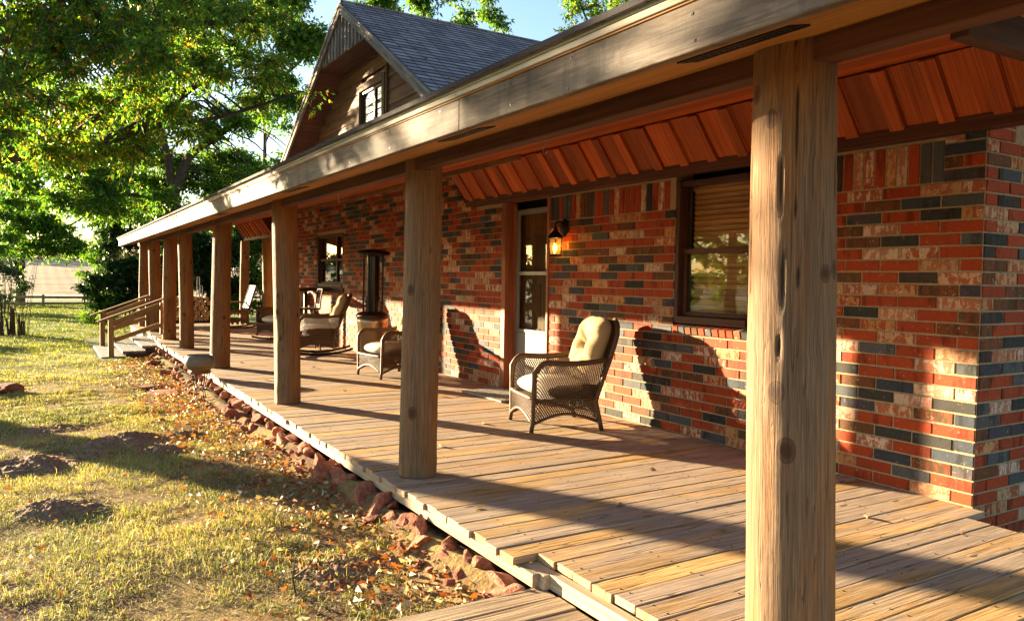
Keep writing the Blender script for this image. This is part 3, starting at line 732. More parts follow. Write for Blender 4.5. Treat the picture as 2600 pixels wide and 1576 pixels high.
b.box((1.98, 17.5, -.112), (.04, 2.6, .14), None, .003, 1); b.box((1.905, 20.2, -.112), (.04, 2.7, .14), None, .003, 1)
b.build('rim_joist', M['rim'], DK)
b = MB()
for x in (2.5, 3.1, 3.7, 4.3): b.box((x, 9.6, -.11), (.04, 23.5, .14), None, .003, 1)
b.build('joist', M['beam'], DK)
b = MB(); b.box((4.36, -.4, -.12), (.03, 5.4, .15), None, .003, 1); b.build('edge_board', M['walk'], DK)

WK = thing('plank_walkway', 'low weathered plank walkway one step below the near end of the deck', 'walkway', (1.2, 2.2, -.25), world=True)
b = MB(); y = 2.868
while y > .2:
    b.box((1.262+random.uniform(-.012, .003), y-.069, -.122+random.uniform(-.003, .003)), (1.34, .134, .04), Matrix.Rotation(random.uniform(-.01, .01), 3, 'Y'), .005, 0); y -= .143
b.build('plank', M['walk'], WK)
b = MB()
for x in (.62, 1.2, 1.75): b.box((x, 1.55, -.192), (.05, 2.6, .095), None, .003, 1)
b.build('bearer', M['beam'], WK)

# ---- steps with hand rails
ST = thing('porch_steps', 'weathered grey wooden steps with two plain hand rails at the far posts', 'steps', (1.5, 17.5, -.38), world=True)
for i, (x0, x1, zt) in enumerate(((.91, 1.33, -.285), (1.27, 1.69, -.19), (1.60, 1.945, -.095))):
    b = MB(); wd = (x1-x0)/2
    for j in range(2): b.box((x0+wd*(j+.5), 17.52, zt-.022), (wd-.008, 2.62, .044), None, .005, 1)
    b.build('tread', M['greydeck'], ST)
for y in (16.24, 17.5, 18.78):
    b = MB()
    for (xa, xc, zt) in ((.95, 1.95, -.331), (1.32, 1.95, -.236), (1.66, 1.95, -.141)):
        b.box(((xa+xc)/2, y, (zt-.045)), (xc-xa, .05, .085), None, .003)
    b.build('stringer', M['beam'], ST)
for yr in (16.28, 18.74):
    b = MB()
    b.box((1.087, yr, .03), (.095, .09, .81), None, .004, 2)
    b.box((1.955, yr, .42), (.05, .085, .62), None, .004, 2)
    b.beam((1.137, yr, .33), (1.93, yr, .66), .04, .13); b.beam((1.137, yr, .02), (1.93, yr, .30), .04, .09)
    rail = b.build('hand_rail', M['rail'], ST)
    q = MB(); q.beam((.86, yr, .37), (1.985, yr, .80), .12, .035); o = q.build('rail_cap', M['rail'], rail); o.location = -Vector(ST.location)
# ================================================================== FURNITURE
def clampp(u): return max(0., min(1., u))
def weave(b, P, L, H, d, k=.6, r=.0035, seg=14):
    """two families of diagonal canes over a patch P(u, v)"""
    for sg in (1, -1):
        o = -k*H if sg > 0 else 0
        end = L if sg > 0 else L+k*H
        while o < end:
            pts = []
            for i in range(seg+1):
                v = i/seg; u = (o+sg*k*H*v)/L
                if -1e-6 <= u <= 1+1e-6: pts.append(P(clampp(u), v))
            if len(pts) > 1: b.tube(pts, r, 3, False)
            o += d
def cushion(b, cx, cy, cz_, sx, sy, sz, R=None, tuft=0, n=26, e=3.2):
    vs = []; fs = []
    for j in range(n+1):
        ph = -PI/2+PI*j/n
        for i in range(2*n):
            th = PI*i/n
            def sp(v, p): return math.copysign(abs(v)**p, v)
            x = sp(math.cos(ph), 2/e)*sp(math.cos(th), 2/e); y = sp(math.cos(ph), 2/e)*sp(math.sin(th), 2/e); z = sp(math.sin(ph), 2/1.9)
            edge = max(abs(x), abs(y))
            zz = z*(1-.22*edge**4)
            if tuft and z > 0:
                bx, by = 0, .12; dd = math.hypot(x-bx, y-by); zz -= .62*math.exp(-dd*dd*15)
                for fa, am in ((2.2, .34), (1.35, .2), (.25, .3), (-.7, .26), (-1.5, .36), (-2.35, .32), (3.05, .22)):
                    al = (x-bx)*math.cos(fa)+(y-by)*math.sin(fa); pe = -(x-bx)*math.sin(fa)+(y-by)*math.cos(fa)
                    if al > 0: zz -= am*math.exp(-(pe*(9-4*al))**2)*math.exp(-al*.9)*(1-edge**8)
                zz += .10*math.sin(x*7+y*3)*math.sin(y*6-x*2)*(1-edge**4)
            wr = .04*math.sin(th*23)*(edge**6) if tuft else .015*math.sin(x*26+y*3)*edge**3
            p = Vector((x*sx*(1+wr*.25), y*sy*(1+wr*.25), zz*sz+wr*sz*.5))
            if R is not None: p = R @ p
            vs.append(p+Vector((cx, cy, cz_)))
    m = 2*n
    for j in range(n):
        for i in range(m): fs.append([j*m+i, j*m+(i+1) % m, (j+1)*m+(i+1) % m, (j+1)*m+i])
    b.add(vs, fs)
def wicker_chair(name, label, cat, wm, rocker=False, group=None, hb=.95):
    t = thing(name, label, cat, (0, 0, 0), 0, group)
    lift = .05 if rocker else 0
    LEAN = .42 if rocker else .36
    def yr(z): return .24+.06*max(0, .26-z)/.26 + (max(0, z-.26))*LEAN
    FY = -.31; hx = .31
    def ztop(u): return lift+.60-.085*(1-min(u/.16, 1))**2.2-.02*math.sin(PI*min(1, u*1.05))+.03*max(0, u-.75)
    def zbot(u): return lift+.075+.075*math.sin(PI*u)
    def side(sg):
        def P(u, v):
            z = zbot(u)+(ztop(u)-zbot(u))*v; return (sg*(hx+.022*(z/.6)), FY+.012+(yr(z)-FY-.02)*u, z)
        return P
    def front(u, v):
        z0 = lift+.075+.085*math.sin(PI*u); z = z0+(lift+.285-z0)*v; return (-hx+.62*u, FY-.004-.012*math.sin(PI*u), z)
    def hwid(z): return .322 if z < .62 else .322-.05*((z-.62)/(hb-.62))**1.5
    def backz(u): return hb-.075*abs(2*u-1)**3.2
    def back(u, v):
        z0 = lift+.085+.07*math.sin(PI*u); z = z0+(lift+backz(u)-z0)*v
        return ((2*u-1)*hwid(z-lift), yr(z-lift)+.02*(1-(2*u-1)**2), z)
    dense = .017 if rocker else .026
    body = MB()
    for sg in (-1, 1):
        P = side(sg)
        if rocker:
            weave(body, lambda u, v: P(u, .55+.45*v), .58, .24, .0155, .6, .0048); weave(body, lambda u, v: P(u, .56*v), .56, .26, .0125, .6, .0052)
        else:
            weave(body, P, .60, .46, .0195, .6, .0047, 18)
    weave(body, front, .62, .2, .0115 if rocker else .025, .6, .0058, 8)
    weave(body, lambda u, v: back(u, .2+.8*v), .62, .7, .018, .6, .0052, 16)
    weave(body, lambda u, v: back(u, .2*v), .62, .2, .021, .6, .0048, 8)
    body.build('weave_body', wm, t)
    fr = MB()
    for sg in (-1, 1):
        P = side(sg)
        pts = [(sg*(hx-.0), FY-.012, .0 if not rocker else lift+.04), (sg*hx, FY, lift+.08), (sg*(hx+.015), FY, lift+.40), (sg*(hx+.02), FY+.004, lift+.50)]+[P(u, 1) for u in (.025, .06, .1, .16, .25, .4, .55, .7, .85, .98)]
        fr.tube(pts, [.019]*3+[.024]*(len(pts)-3), 9)
        zs = np.linspace(0 if not rocker else lift+.04, hb-.13, 14)
        pts = [(sg*hwid(z), yr(z)+.012, lift*(0 if not rocker else 1)+z) for z in zs]
        pts += [back(.5+sg*.5*(1-a), 1) for a in (.06, .14, .25, .4, .5)]
        fr.tube(pts, .021, 9)
        fr.tube([P(u, 0) for u in np.linspace(0, 1, 12)], .013, 7)
        zz = .30
        fr.tube([(sg*(hx+.012), FY+(yr(.27)-FY)*u, lift+.275-.0*u) for u in np.linspace(0, 1, 6)], .009, 6)
    fr.tube([front(u, 0) for u in np.linspace(0, 1, 12)], .014, 7); fr.tube([front(u, 1) for u in np.linspace(0, 1, 8)], .015, 7)
    fr.tube([back(u, 0) for u in np.linspace(0, 1, 12)], .013, 7)
    fr.build('frame', wm, t, True)
    st = MB(); st.box((0, -.03, lift+.27), (.60, .54, .03), None, .008); st.build('seat_deck', M['brown_metal'], t)
    c = MB(); cushion(c, 0, -.055, lift+.365, .285, .265, .082, None, 0); c.build('seat_cushion', M['cushion'] if not rocker else M['cushion'], t, True)
    c = MB(); tilt = math.atan(LEAN); R = Matrix.Rotation(PI/2-tilt, 3, 'X')
    cushion(c, 0, yr(.70)-.085, lift+.69, .262, .285, .10, R, 1, 44, 4.6); c.build('back_cushion', M['cushion2'], t, True)
    if rocker:
        for sg in (-1, 1):
            q = MB(); ys_ = np.linspace(-.47, .56, 18); q.tube([(sg*.27, y, .018+.30*(y-.0)**2) for y in ys_], .019, 8); q.build('rocker_runner', M['black'], t, True)
    return t
def place(o, x, y, hx_, hy_, z=.0):
    o.location = (x, y, z); n = math.hypot(hx_, hy_); o.rotation_euler = (0, 0, math.atan2(hx_/n, -hy_/n)); return o
GA = 'wicker armchairs on the porch'
c1 = wicker_chair('wicker_armchair', 'brown wicker armchair with cream seat and tan tufted back cushion, right of the doormat', 'armchair', M['wicker'], False, GA)
place(c1, 3.885, 5.61, -.965, .25)
c2 = copy_tree(c1); c2['label'] = 'wicker armchair in front of the patio heater, half hidden by the second log post'; place(c2, 3.90, 9.43, -.98, -.12)
r1 = wicker_chair('wicker_rocker', 'wicker rocking chair seen from the side, its tan back cushion before the lattice bar chair', 'rocking chair', M['wicker'], True, 'wicker rocking chairs on the porch')
place(r1, 3.86, 12.50, -.965, .26)
r2 = copy_tree(r1); r2['label'] = 'wicker rocking chair half hidden by the third log post, front arm and cream seat showing'; place(r2, 4.05, 15.55, -.88, -.42)

# ---- patio heater
ht = thing('patio_heater', 'tall cylindrical bronze patio heater standing against the brick wall behind a wicker armchair', 'heater', (4.15, 10.75, 0))
b = MB(); b.lathe([(0, 1.70), (.05, 1.70), (.16, 1.685), (.235, 1.655), (.25, 1.635), (.245, 1.62), (.17, 1.605), (.15, 1.595), (0, 1.595)], n=36); b.build('cap', M['black'], ht, True)
b = MB(); b.lathe([(0, 0), (.20, 0), (.205, .03), (.195, .25), (.21, .5), (.225, .62), (.23, .70), (.20, .70), (0, .70)], n=40); b.build('base_drum', M['heater'], ht, True)
b = MB(); b.lathe([(.15, .70), (.245, .70), (.25, .715), (.24, .735), (.19, .77), (.16, .78), (.1, .78)], n=40); b.build('collar', M['brown_metal'], ht, True)
b = MB(); b.lathe([(.095, .78), (.095, 1.6)], n=28); b.build('glass_tube', plain('dark_heater_glass', (.02, .018, .016), .12, .2, 3, .1, .0), ht, True)
b = MB()
for k in range(4):
    a = PI/4+k*PI/2; b.box((.15*math.cos(a), .15*math.sin(a), 1.19), (.022, .022, .83), Matrix.Rotation(a, 3, 'Z'), .003)
for z in (.80, .86, .92, .98, 1.58): b.tube([(.15*math.cos(a), .15*math.sin(a), z) for a in np.linspace(0, 2*PI, 33)], .003, 5, False)
for k in range(20):
    a = 2*PI*k/20; b.tube([(.15*math.cos(a), .15*math.sin(a), .79), (.15*math.cos(a), .15*math.sin(a), 1.0)], .002, 4, False)
b.build('guard_cage', M['black'], ht)
b = MB(); b.box((-.112, -.05, 1.44), (.004, .055, .07), Matrix.Rotation(.42, 3, 'Z'), .001); b.build('sticker', M['whitepaint'], ht)

# ---- tall table and bar chair
tb = thing('high_table', 'tall square patio table with a dark pedestal behind the wicker rocker', 'table', (4.16, 14.2, 0), .05)
b = MB(); b.box((0, 0, 1.062), (.74, .74, .03), None, .008); b.box((0, 0, 1.03), (.68, .68, .035), None, .006); b.build('table_top', M['brown_metal'], tb)
b = MB(); b.box((0, 0, .55), (.06, .06, .95), None, .006, 2); b.build('pedestal', M['black'], tb)
b = MB()
for k in range(4):
    a = k*PI/2+PI/4; b.beam((0, 0, .07), (.33*math.cos(a), .33*math.sin(a), .02), .05, .035)
b.build('foot', M['black'], tb)
bc = thing('bar_chair', 'high dark metal chair with a lattice back between the tall table and the wicker rocker', 'bar chair', (3.92, 13.35, 0), -PI/2-.1)
b = MB(); b.box((0, 0, .72), (.44, .42, .03), None, .01); b.build('seat', M['brown_metal'], bc)
b = MB()
for sx in (-.2, .2): b.tube([(sx, .2, .72), (sx, .22, .9), (sx, .25, 1.06)], .013, 7)
b.tube([(-.2, .25, 1.06), (.2, .25, 1.06)], .014, 7); b.tube([(-.2, .215, .79), (.2, .215, .79)], .01, 6)
weave(b, lambda u, v: (-.2+.4*u, .215+.035*v, .79+.27*v), .4, .27, .05, .8, .005, 8); b.build('lattice_back', M['trim'], bc)
for sx in (-.2, .2):
    for sy in (-.19, .19):
        b = MB(); b.tube([(sx*.9, sy*.9, .71), (sx*1.1, sy*1.1, 0)], .014, 7); b.build('leg', M['brown_metal'], bc)
b = MB(); b.tube([(-.2, -.19, .3), (.2, -.19, .3), (.2, .19, .3), (-.2, .19, .3), (-.2, -.19, .3)], .009, 6); b.build('foot_rail', M['brown_metal'], bc)

# ---- honey wooden rocking chair
wr = thing('wooden_rocker', 'honey coloured slatted wooden rocking chair at the far end of the deck', 'rocking chair', (4.0, 19.45, 0), -PI/2+.05)
def wpart(n, f):
    q = MB(); f(q); return q.build(n, M['rockwood'], wr)
def f(q):
    for k in range(7): q.box((-.24+.08*k, .0, .41+.012*abs(k-3)/3), (.07, .46, .018), None, .004, 1)
wpart('seat', f)
def f(q):
    for k in range(6): q.beam((-.2+.08*k, .22, .44), (-.2+.08*k, .40, .98), .062, .014, (0, 1, 0))
    q.beam((-.26, .405, .99), (.26, .405, .99), .10, .02, (0, 1, 0)); q.beam((-.25, .25, .52), (.25, .25, .52), .06, .02, (0, 1, 0))
wpart('backrest', f)
for s in (-1, 1):
    wpart('arm_rest', lambda q: q.box((s*.29, -.03, .63), (.085, .52, .025), None, .008, 1))
    wpart('leg', lambda q: q.beam((s*.27, -.23, .05), (s*.27, -.23, .62), .045, .045, (0, 1, 0)))
    wpart('leg', lambda q: q.tube([(s*.27, .22, .07), (s*.27, .21, .4), (s*.27, .28, .62), (s*.27, .41, 1.03)], .024, 8))
    wpart('rocker_runner', lambda q: q.tube([(s*.27, y, .02+.22*y*y) for y in np.linspace(-.42, .58, 14)], .022, 8))
    wpart('side_rail', lambda q: (q.beam((s*.27, -.23, .38), (s*.27, .22, .38), .03, .06), q.beam((s*.27, -.23, .2), (s*.27, .22, .2), .03, .07), [q.beam((s*.27, -.15+.12*k, .1), (s*.27, -.15+.12*k, .19), .03, .05, (0, 1, 0)) for k in range(4)]))
wpart('front_rail', lambda q: (q.box((0, -.23, .37), (.5, .03, .06), None, .004, 0), q.box((0, -.23, .18), (.5, .03, .05), None, .004, 0)))

# ---- firewood rack and logs at the far end
lr = thing('firewood_rack', 'black firewood rack with tall narrow pale hoops at its ends, far end of the deck', 'firewood rack', (2.95, 20.75, 0))
b = MB()
for y in (-.16, .16): b.beam((-.75, y, .10), (.75, y, .10), .04, .04)
for x in (-.74, .74): b.beam((x, -.16, .0), (x, -.16, .1), .03, .03, (0, 1, 0)); b.beam((x, .16, .0), (x, .16, .1), .03, .03, (0, 1, 0)); b.beam((x, -.16, .1), (x, .16, .1), .03, .03)
b.build('base', M['black'], lr)
for (x, h) in ((.37, 1.22), (.44, 1.0), (-.66, 1.12)):
    b = MB(); b.tube([(x-.03, -.17, .1), (x-.03, -.17, h-.02), (x-.02, -.17, h), (x+.02, -.17, h), (x+.03, -.17, h-.02), (x+.03, -.17, .1)], .011, 7); b.build('hoop', M['pipe'], lr)
k = 0; first = None
for rowi in range(5):
    for i in range(9):
        r = random.uniform(.052, .072); x = 2.35+i*.145+(rowi % 2)*.07+random.uniform(-.01, .01)
        if 3.2 < x < 3.5 and False: continue
        z = .12+.07+rowi*.122
        if first is None:
            b = MB(); n = 14; b.tube([(0, -.21, 0), (.004, -.1, .003), (0, .1, 0), (0, .21, 0)], [.066, .068, .067, .064], n, False)
            b.lathe([(0, 0), (.066, 0)], (0, 0, 0), n, 1)
            v = b.v[-2*n:]; b.v[-2*n:] = [(p[0], -.211, p[1]) for p in v]
            first = b.build('firewood_log', [M['log'], M['logend']]); tag(first, 'short split log with a pale cut end stacked in the firewood rack', 'log', 'firewood logs in the rack'); o = first
        else: o = first.copy(); COL.objects.link(o)
        o.location = (x, 20.75+random.uniform(-.03, .03), z); o.rotation_euler = (random.uniform(-.03, .03), random.uniform(0, 6), random.uniform(-.05, .05)); s_ = r/.066; o.scale = (s_, 1, s_)

# ---- bowl planter on iron stand
bs = thing('planter_stand', 'thin rusty iron stand with splayed feet in the grass under the clay bowl', 'plant stand', (1.665, 10.2, -.34))
b = MB(); b.tube([(.115*math.cos(a), .115*math.sin(a), .395) for a in np.linspace(0, 2*PI, 25)], .006, 6, False); b.build('ring', M['brown_metal'], bs); b = MB(); b.tube([(.07*math.cos(a), .07*math.sin(a), .2) for a in np.linspace(0, 2*PI, 25)], .005, 6, False); b.build('ring', M['brown_metal'], bs)
for k in range(4):
    a = .4+k*PI/2; c_, s_ = math.cos(a), math.sin(a)
    b = MB(); b.tube([(.11*c_, .11*s_, .395), (.085*c_, .085*s_, .3), (.065*c_, .065*s_, .2), (.075*c_, .075*s_, .1), (.15*c_, .15*s_, 0)], .006, 6)
    b.tube([(.11*c_, .11*s_, .39), (.05*c_+.02*s_, .05*s_-.02*c_, .3), (.08*c_, .08*s_, .21), (.03*c_, .03*s_, .16)], .004, 5); b.build('leg', M['brown_metal'], bs)
def mk_clay():
    m, t, bb = mat('glazed_clay'); tc = t.nodes.new('ShaderNodeTexCoord').outputs['Object']; sp = t.nodes.new('ShaderNodeSeparateXYZ'); lk(t, tc, sp.inputs[0])
    f = noise(t, tc, 16, 4, .6); h = math_(t, 'ADD', sp.outputs[2], math_(t, 'MULTIPLY', math_(t, 'SUBTRACT', f, .5), .07))
    c = ramp(t, math_(t, 'MULTIPLY', h, 4.), [(.34, (.15, .08, .03)), (.42, (.15, .14, .11))]).outputs[0]
    c = mixc(t, .6, c, ramp(t, noise(t, tc, 40, 4, .6), [(.3, g(.6)), (.7, g(1.2))]).outputs[0], 'MULTIPLY'); lk(t, c, bb.inputs['Base Color']); bb.inputs['Roughness'].default_value = .45; return m
b = MB(); b.lathe([(0, .0), (.125, .0), (.135, .012), (.125, .028), (.115, .03), (.15, .06), (.178, .10), (.185, .14), (.178, .185), (.16, .215), (.148, .225), (.14, .22), (.155, .19), (.17, .14), (.16, .1), (.0, .08)], n=48)
bw = b.build('clay_bowl', mk_clay(), None, True, (1.665, 10.2, .058)); tag(bw, 'round two tone glazed clay bowl planter on the iron stand at the deck edge', 'planter')

# ---- wall lantern
ln = thing('wall_lantern', 'lit black carriage lantern on the brick wall right of the door', 'lantern', (WX-.01, 6.525, 1.80))
b = MB(); b.lathe([(0, 0), (.045, .002), (.06, .012), (.05, .022), (0, .028)], n=24); 
b.v = [(-p[2], p[1], p[0]*1.35+.02) for p in b.v]; b.build('back_plate', M['black'], ln, True)
b = MB(); b.tube([(-.02, 0, .05), (-.055, 0, .075), (-.095, 0, .07), (-.11, 0, .05), (-.11, 0, .015)], .008, 7); b.build('bracket', M['black'], ln, True)
b = MB(); b.lathe([(0, .03), (.012, .03), (.016, .01), (.02, -.005), (.045, -.03), (.075, -.06), (.08, -.075), (.07, -.078), (0, -.078)], (-.11, 0, 0), 6); b.build('lantern_roof', M['black'], ln)
b = MB()
for k in range(6):
    a = 2*PI*k/6; b.beam((-.11+.066*math.cos(a), .066*math.sin(a), -.08), (-.11+.054*math.cos(a), .054*math.sin(a), -.225), .007, .007, (0, 1, 0))
b.lathe([(0, -.235), (.05, -.235), (.06, -.228), (.06, -.22), (0, -.22)], (-.11, 0, 0), 6); b.build('lantern_cage', M['black'], ln)
m, t, bb = mat('amber_lantern_glass'); tr = t.nodes.new('ShaderNodeBsdfTransparent'); tr.inputs[0].default_value = (.85, .55, .16, 1); tl = t.nodes.new('ShaderNodeBsdfTranslucent'); tl.inputs[0].default_value = (.95, .62, .2, 1)
ms = t.nodes.new('ShaderNodeMixShader'); ms.inputs[0].default_value = .14; lk(t, tr.outputs[0], ms.inputs[1]); lk(t, tl.outputs[0], ms.inputs[2]); lk(t, ms.outputs[0], t.nodes['Material Output'].inputs[0])
b = MB(); b.lathe([(.064, -.08), (.053, -.222)], (-.11, 0, 0), 6); b.build('glass', m, ln)
m, t, bb = mat('lamp_bulb'); bb.inputs['Emission Color'].default_value = (1, .62, .22, 1); bb.inputs['Emission Strength'].default_value = 5; bb.inputs['Base Color'].default_value = (.9, .8, .6, 1)
b = MB(); b.lathe([(0, -.12), (.01, -.125), (.017, -.15), (.017, -.175), (.01, -.195), (.008, -.21)], (-.11, 0, 0), 14); b.build('bulb', m, ln, True)
pl = bpy.data.lights.new('bulb_light', 'POINT'); pl.energy = .22; pl.color = (1, .6, .22); pl.shadow_soft_size = .02
po = bpy.data.objects.new('bulb_light', pl); COL.objects.link(po); po.parent = ln; po.location = (-.11, 0, -.16)
for ch in ln.children: ch.scale = (1.15, 1.15, 1.15)


# ---- door mat
dm = MB(); dm.box((0, 0, .011), (.5, .86, .018), None, .006)
for i in range(26):
    for j in range(44): dm.box((-.235+.0188*i, -.41+.0191*j, .021), (.0135, .0135, .008), Matrix.Rotation(random.random(), 3, 'Z'), .002)
o = dm.build('door_mat', M['mat'], None, False, (4.30, 7.28, .0)); o.rotation_euler = (0, 0, .02); tag(o, 'grey knobbly doormat on the planks at the storm door', 'doormat')

# ================================================================== STONES, SOIL, GRASS, LEAVES
def rock_mesh(seed, flat=1.):
    rs = random.Random(seed); bm = bmesh.new(); bmesh.ops.create_icosphere(bm, subdivisions=3, radius=.5)
    off = Vector((seed*3.1, seed*1.7, seed)); pl_ = []
    for _ in range(9):
        n = Vector((rs.gauss(0, 1), rs.gauss(0, 1), rs.gauss(0, 1))).normalized(); pl_.append((n, rs.uniform(.2, .38)))
    pl_ += [(Vector((0, 0, 1)), .33), (Vector((0, 0, -1)), .33)]
    for v in bm.verts:
        p = v.co.copy()
        for n, d in pl_:
            k = p.dot(n)
            if k > d: p -= n*(k-d)
        p += p.normalized()*(.035*mnoise.noise(p*4+off)+.018*mnoise.noise(p*11+off)); p.z *= flat; v.co = p
    me = bpy.data.meshes.new('sandstone_rubble'); bm.to_mesh(me); bm.free(); me.materials.append(M['stone']); return me
RM = [rock_mesh(i+1, random.uniform(.6, .95)) for i in range(10)]
y = 3.0; ns = 0
while y < 15.9 and ns < 210:
    for rw in range(3):
        sz = (random.uniform(.13, .3), random.uniform(.10, .2), random.uniform(.05, .11))[rw]
        o = bpy.data.objects.new('sandstone_rubble', random.choice(RM)); COL.objects.link(o); ns += 1
        zg = float(gh(1.75, y)); x = 1.875+random.uniform(-.03, .03)-(.05, 0, .16)[rw]
        if y > 12.8 and rw == 0 and random.random() < .5: x -= random.uniform(.05, .2)
        o.location = (x-.03, y+random.uniform(-.06, .06), zg+(-.01, (-.12-zg)*.9, -.005)[rw]+random.uniform(-.03, .01)); o.scale = (sz*.8, sz*random.uniform(1, 1.6), sz*random.uniform(.7, .95))
        o.rotation_euler = (random.uniform(-.5, .5), random.uniform(-.4, .4), random.uniform(-.5, .5)+(0 if random.random() < .5 else PI))
        tag(o, 'rough red sandstone lump packed under the edge of the deck', 'stone', 'red sandstone rubble along the deck edge')
    y += random.uniform(.15, .27)
for (x, y, s_, fl, lab) in ((-.52, 11.9, .34, .6, 'large red rock in the lawn, farther left of the two by the picture edge'), (-.40, 12.02, .36, .7, 'large red rock in the lawn, nearer the deck of the two at the left edge'), (1.42, 11.3, .55, .14, 'flat dark red flagstone lying in the leaves left of the iron stand'), (1.25, 11.9, .4, .12, 'small flat flagstone behind the larger flagstone near the deck edge')):
    o = bpy.data.objects.new('sandstone_rock', rock_mesh(int(x*50)+40, fl)); COL.objects.link(o); o.location = (x, y, float(gh(x, y))+.03); o.scale = (s_*1.2, s_, s_); o.rotation_euler = (0, 0, x*5); tag(o, lab, 'rock')

MOUNDS = [(mx_, my_, r_*.92, h_*.68, l_) for mx_, my_, r_, h_, l_ in [(-.12, 7.25, .42, .13, 'dark soil mound at the left edge of the lawn'), (.62, 7.95, .36, .10, 'long soil mound left of the middle of the trunk shadow'), (.38, 7.45, .22, .07, 'low soil mound beside the long mound in the trunk shadow'), (.06, 5.72, .27, .10, 'cracked soil mound alone in the sunny foreground lawn'), (1.16, 8.05, .19, .07, 'small soil mound nearest the rubble in the sunny lawn'), (.88, 7.35, .25, .08, 'rounded soil mound in the trunk shadow right of the long mound'), (1.30, 3.9, .32, .06, 'flat reddish soil mound near the walkway'), (1.05, 8.9, .2, .05, 'low pale soil mound between the leaves and the clay bowl'), (.1, 9.2, .35, .05, 'broad shallow soil mound behind the trunk shadow')]]
def mound_h(x, y):
    h = 0
    for mx, my, r, hh, _ in MOUNDS: h = max(h, hh*math.exp(-((x-mx)**2+(y-my)**2)/(r*r*.32)))
    return h
for i, (mx, my, r, hh, lab) in enumerate(MOUNDS):
    b = MB(); n = 40
    def P(u, v):
        a = 2*PI*u; rr = r*v*1.15*(1+.22*mnoise.noise(Vector((math.cos(a)*1.4+i*5, math.sin(a)*1.4, 0)))); x, y = rr*math.cos(a)*1.15, rr*math.sin(a)*.9
        q = Vector((x*9+i*7, y*9, 0)); hz = hh*max(0, (1-v**1.6))*1.05
        hz *= 1+.45*mnoise.noise(q*.7)+.0; hz += (.02*mnoise.noise(q*1.8)+.016*mnoise.noise(q*5)+.008*mnoise.noise(q*11))*(1-v**3)
        return (x, y, float(gh(mx+x, my+y))-float(gh(mx, my))+hz-.012*v)
    b.grid(P, 84, 30); o = b.build('soil_mound', M['soil'], None, True, (mx, my, float(gh(mx, my)))); tag(o, lab, 'soil mound', 'soil mounds in the lawn')

# loose crumbs of soil round the mounds
n = 5200; w_ = np.array([m_[2]**2 for m_ in MOUNDS]); k = rng.choice(len(MOUNDS), n, p=w_/w_.sum()); mm = np.array([m_[:3] for m_ in MOUNDS])[k]
x = mm[:, 0]+rng.normal(0, .55, n)*mm[:, 2]*1.2; y = mm[:, 1]+rng.normal(0, .5, n)*mm[:, 2]; z = gh(x, y)+np.array([mound_h(a, c) for a, c in zip(x, y)])*.75+.002; sz = .003+.011*rng.random(n)**2.5
O = np.array([[1, 0, 0], [-1, 0, 0], [0, 1, 0], [0, -1, 0], [0, 0, 1], [0, 0, -1]], float)
V = (np.stack([x, y, z], 1)[:, None]+O[None]*sz[:, None, None]*rng.uniform(.6, 1.3, (n, 6, 1))).reshape(-1, 3)
T = np.array([[0, 2, 4], [2, 1, 4], [1, 3, 4], [3, 0, 4], [2, 0, 5], [1, 2, 5], [3, 1, 5], [0, 3, 5]])
o = face_mesh('soil_crumbs', V, (np.arange(n)[:, None, None]*6+T[None]).reshape(-1, 3), M['soil']); tag(o, 'loose crumbs of soil round the mounds', 'soil', None, 'stuff')
def patch(x, y):
    return np.array([mnoise.noise(Vector((a*1.5, c*1.5, 3.3)))*.8+.75*mnoise.noise(Vector((a*4.6, c*4.6, 8.)))+.4*mnoise.noise(Vector((a*13, c*13, 5.))) for a, c in zip(x, y)])
def blades(n, xr, yr_, h0, h1, wd, dens, flat=False):
    x = rng.uniform(*xr, n); y = yr_[0]+(yr_[1]-yr_[0])*rng.random(n)**dens
    keep = ~((x > 1.66+.1*np.sin(y*5)) & (y > 2.9) & (y < 16.2)) & ~((x > .85) & (y > 16.1) & (y < 22)) & ~((x > .5) & (y < 2.98))
    x, y = x[keep], y[keep]; p = patch(x, y)
    edge = ss(.75, 1.5, x)*.75*(y < 16)
    k2 = rng.random(len(x)) < np.clip((.90 if flat else .66)+p*(1.0 if flat else 1.6)-edge*(.5 if flat else 1.), .04, 1); x, y, p = x[k2], y[k2], p[k2]
    mh = np.array([mound_h(a, c) for a, c in zip(x, y)]); k3 = rng.random(len(x)) > mh*10; x, y, p, mh = x[k3], y[k3], p[k3], mh[k3]
    n = len(x); z = gh(x, y)+mh*.7-.002
    h = (h0+(h1-h0)*rng.random(n)**1.8)*np.clip(.85+p*.6, .5, 1.5); a = rng.uniform(0, 2*PI, n); bend = rng.uniform(.3, 1.3, n)
    D = np.stack([np.cos(a), np.sin(a), np.zeros(n)], 1); Sd = np.stack([-np.sin(a), np.cos(a), np.zeros(n)], 1); up_ = np.array([0, 0, 1.])
    B = np.stack([x, y, z], 1); w_ = (wd*rng.uniform(.6, 1.3, n))[:, None]; hh = h[:, None]; bd = bend[:, None]
    if flat:
        e1 = B+up_*rng.uniform(.002, .016, (n, 1)); e2 = e1+D*hh+up_*rng.normal(.003, .006, (n, 1))
        V = np.stack([e1-Sd*w_*.5, e1+Sd*w_*.5, e2+Sd*w_*.4, e2-Sd*w_*.4], 1).reshape(-1, 3); return V, np.arange(len(V)).reshape(-1, 4)
    mid = B+D*hh*bd*.3+up_*hh*.6; tip = B+D*hh*bd*.9+up_*hh*(1-.4*bd)
    V = np.stack([B-Sd*w_*.5, B+Sd*w_*.5, mid+Sd*w_*.42, mid-Sd*w_*.42, tip+Sd*w_*.06, tip-Sd*w_*.06], 1).reshape(-1, 3)
    i = np.arange(len(B))[:, None]*6; return V, np.concatenate([i+np.array([[0, 1, 2, 3]]), i+np.array([[3, 2, 4, 5]])], 0)
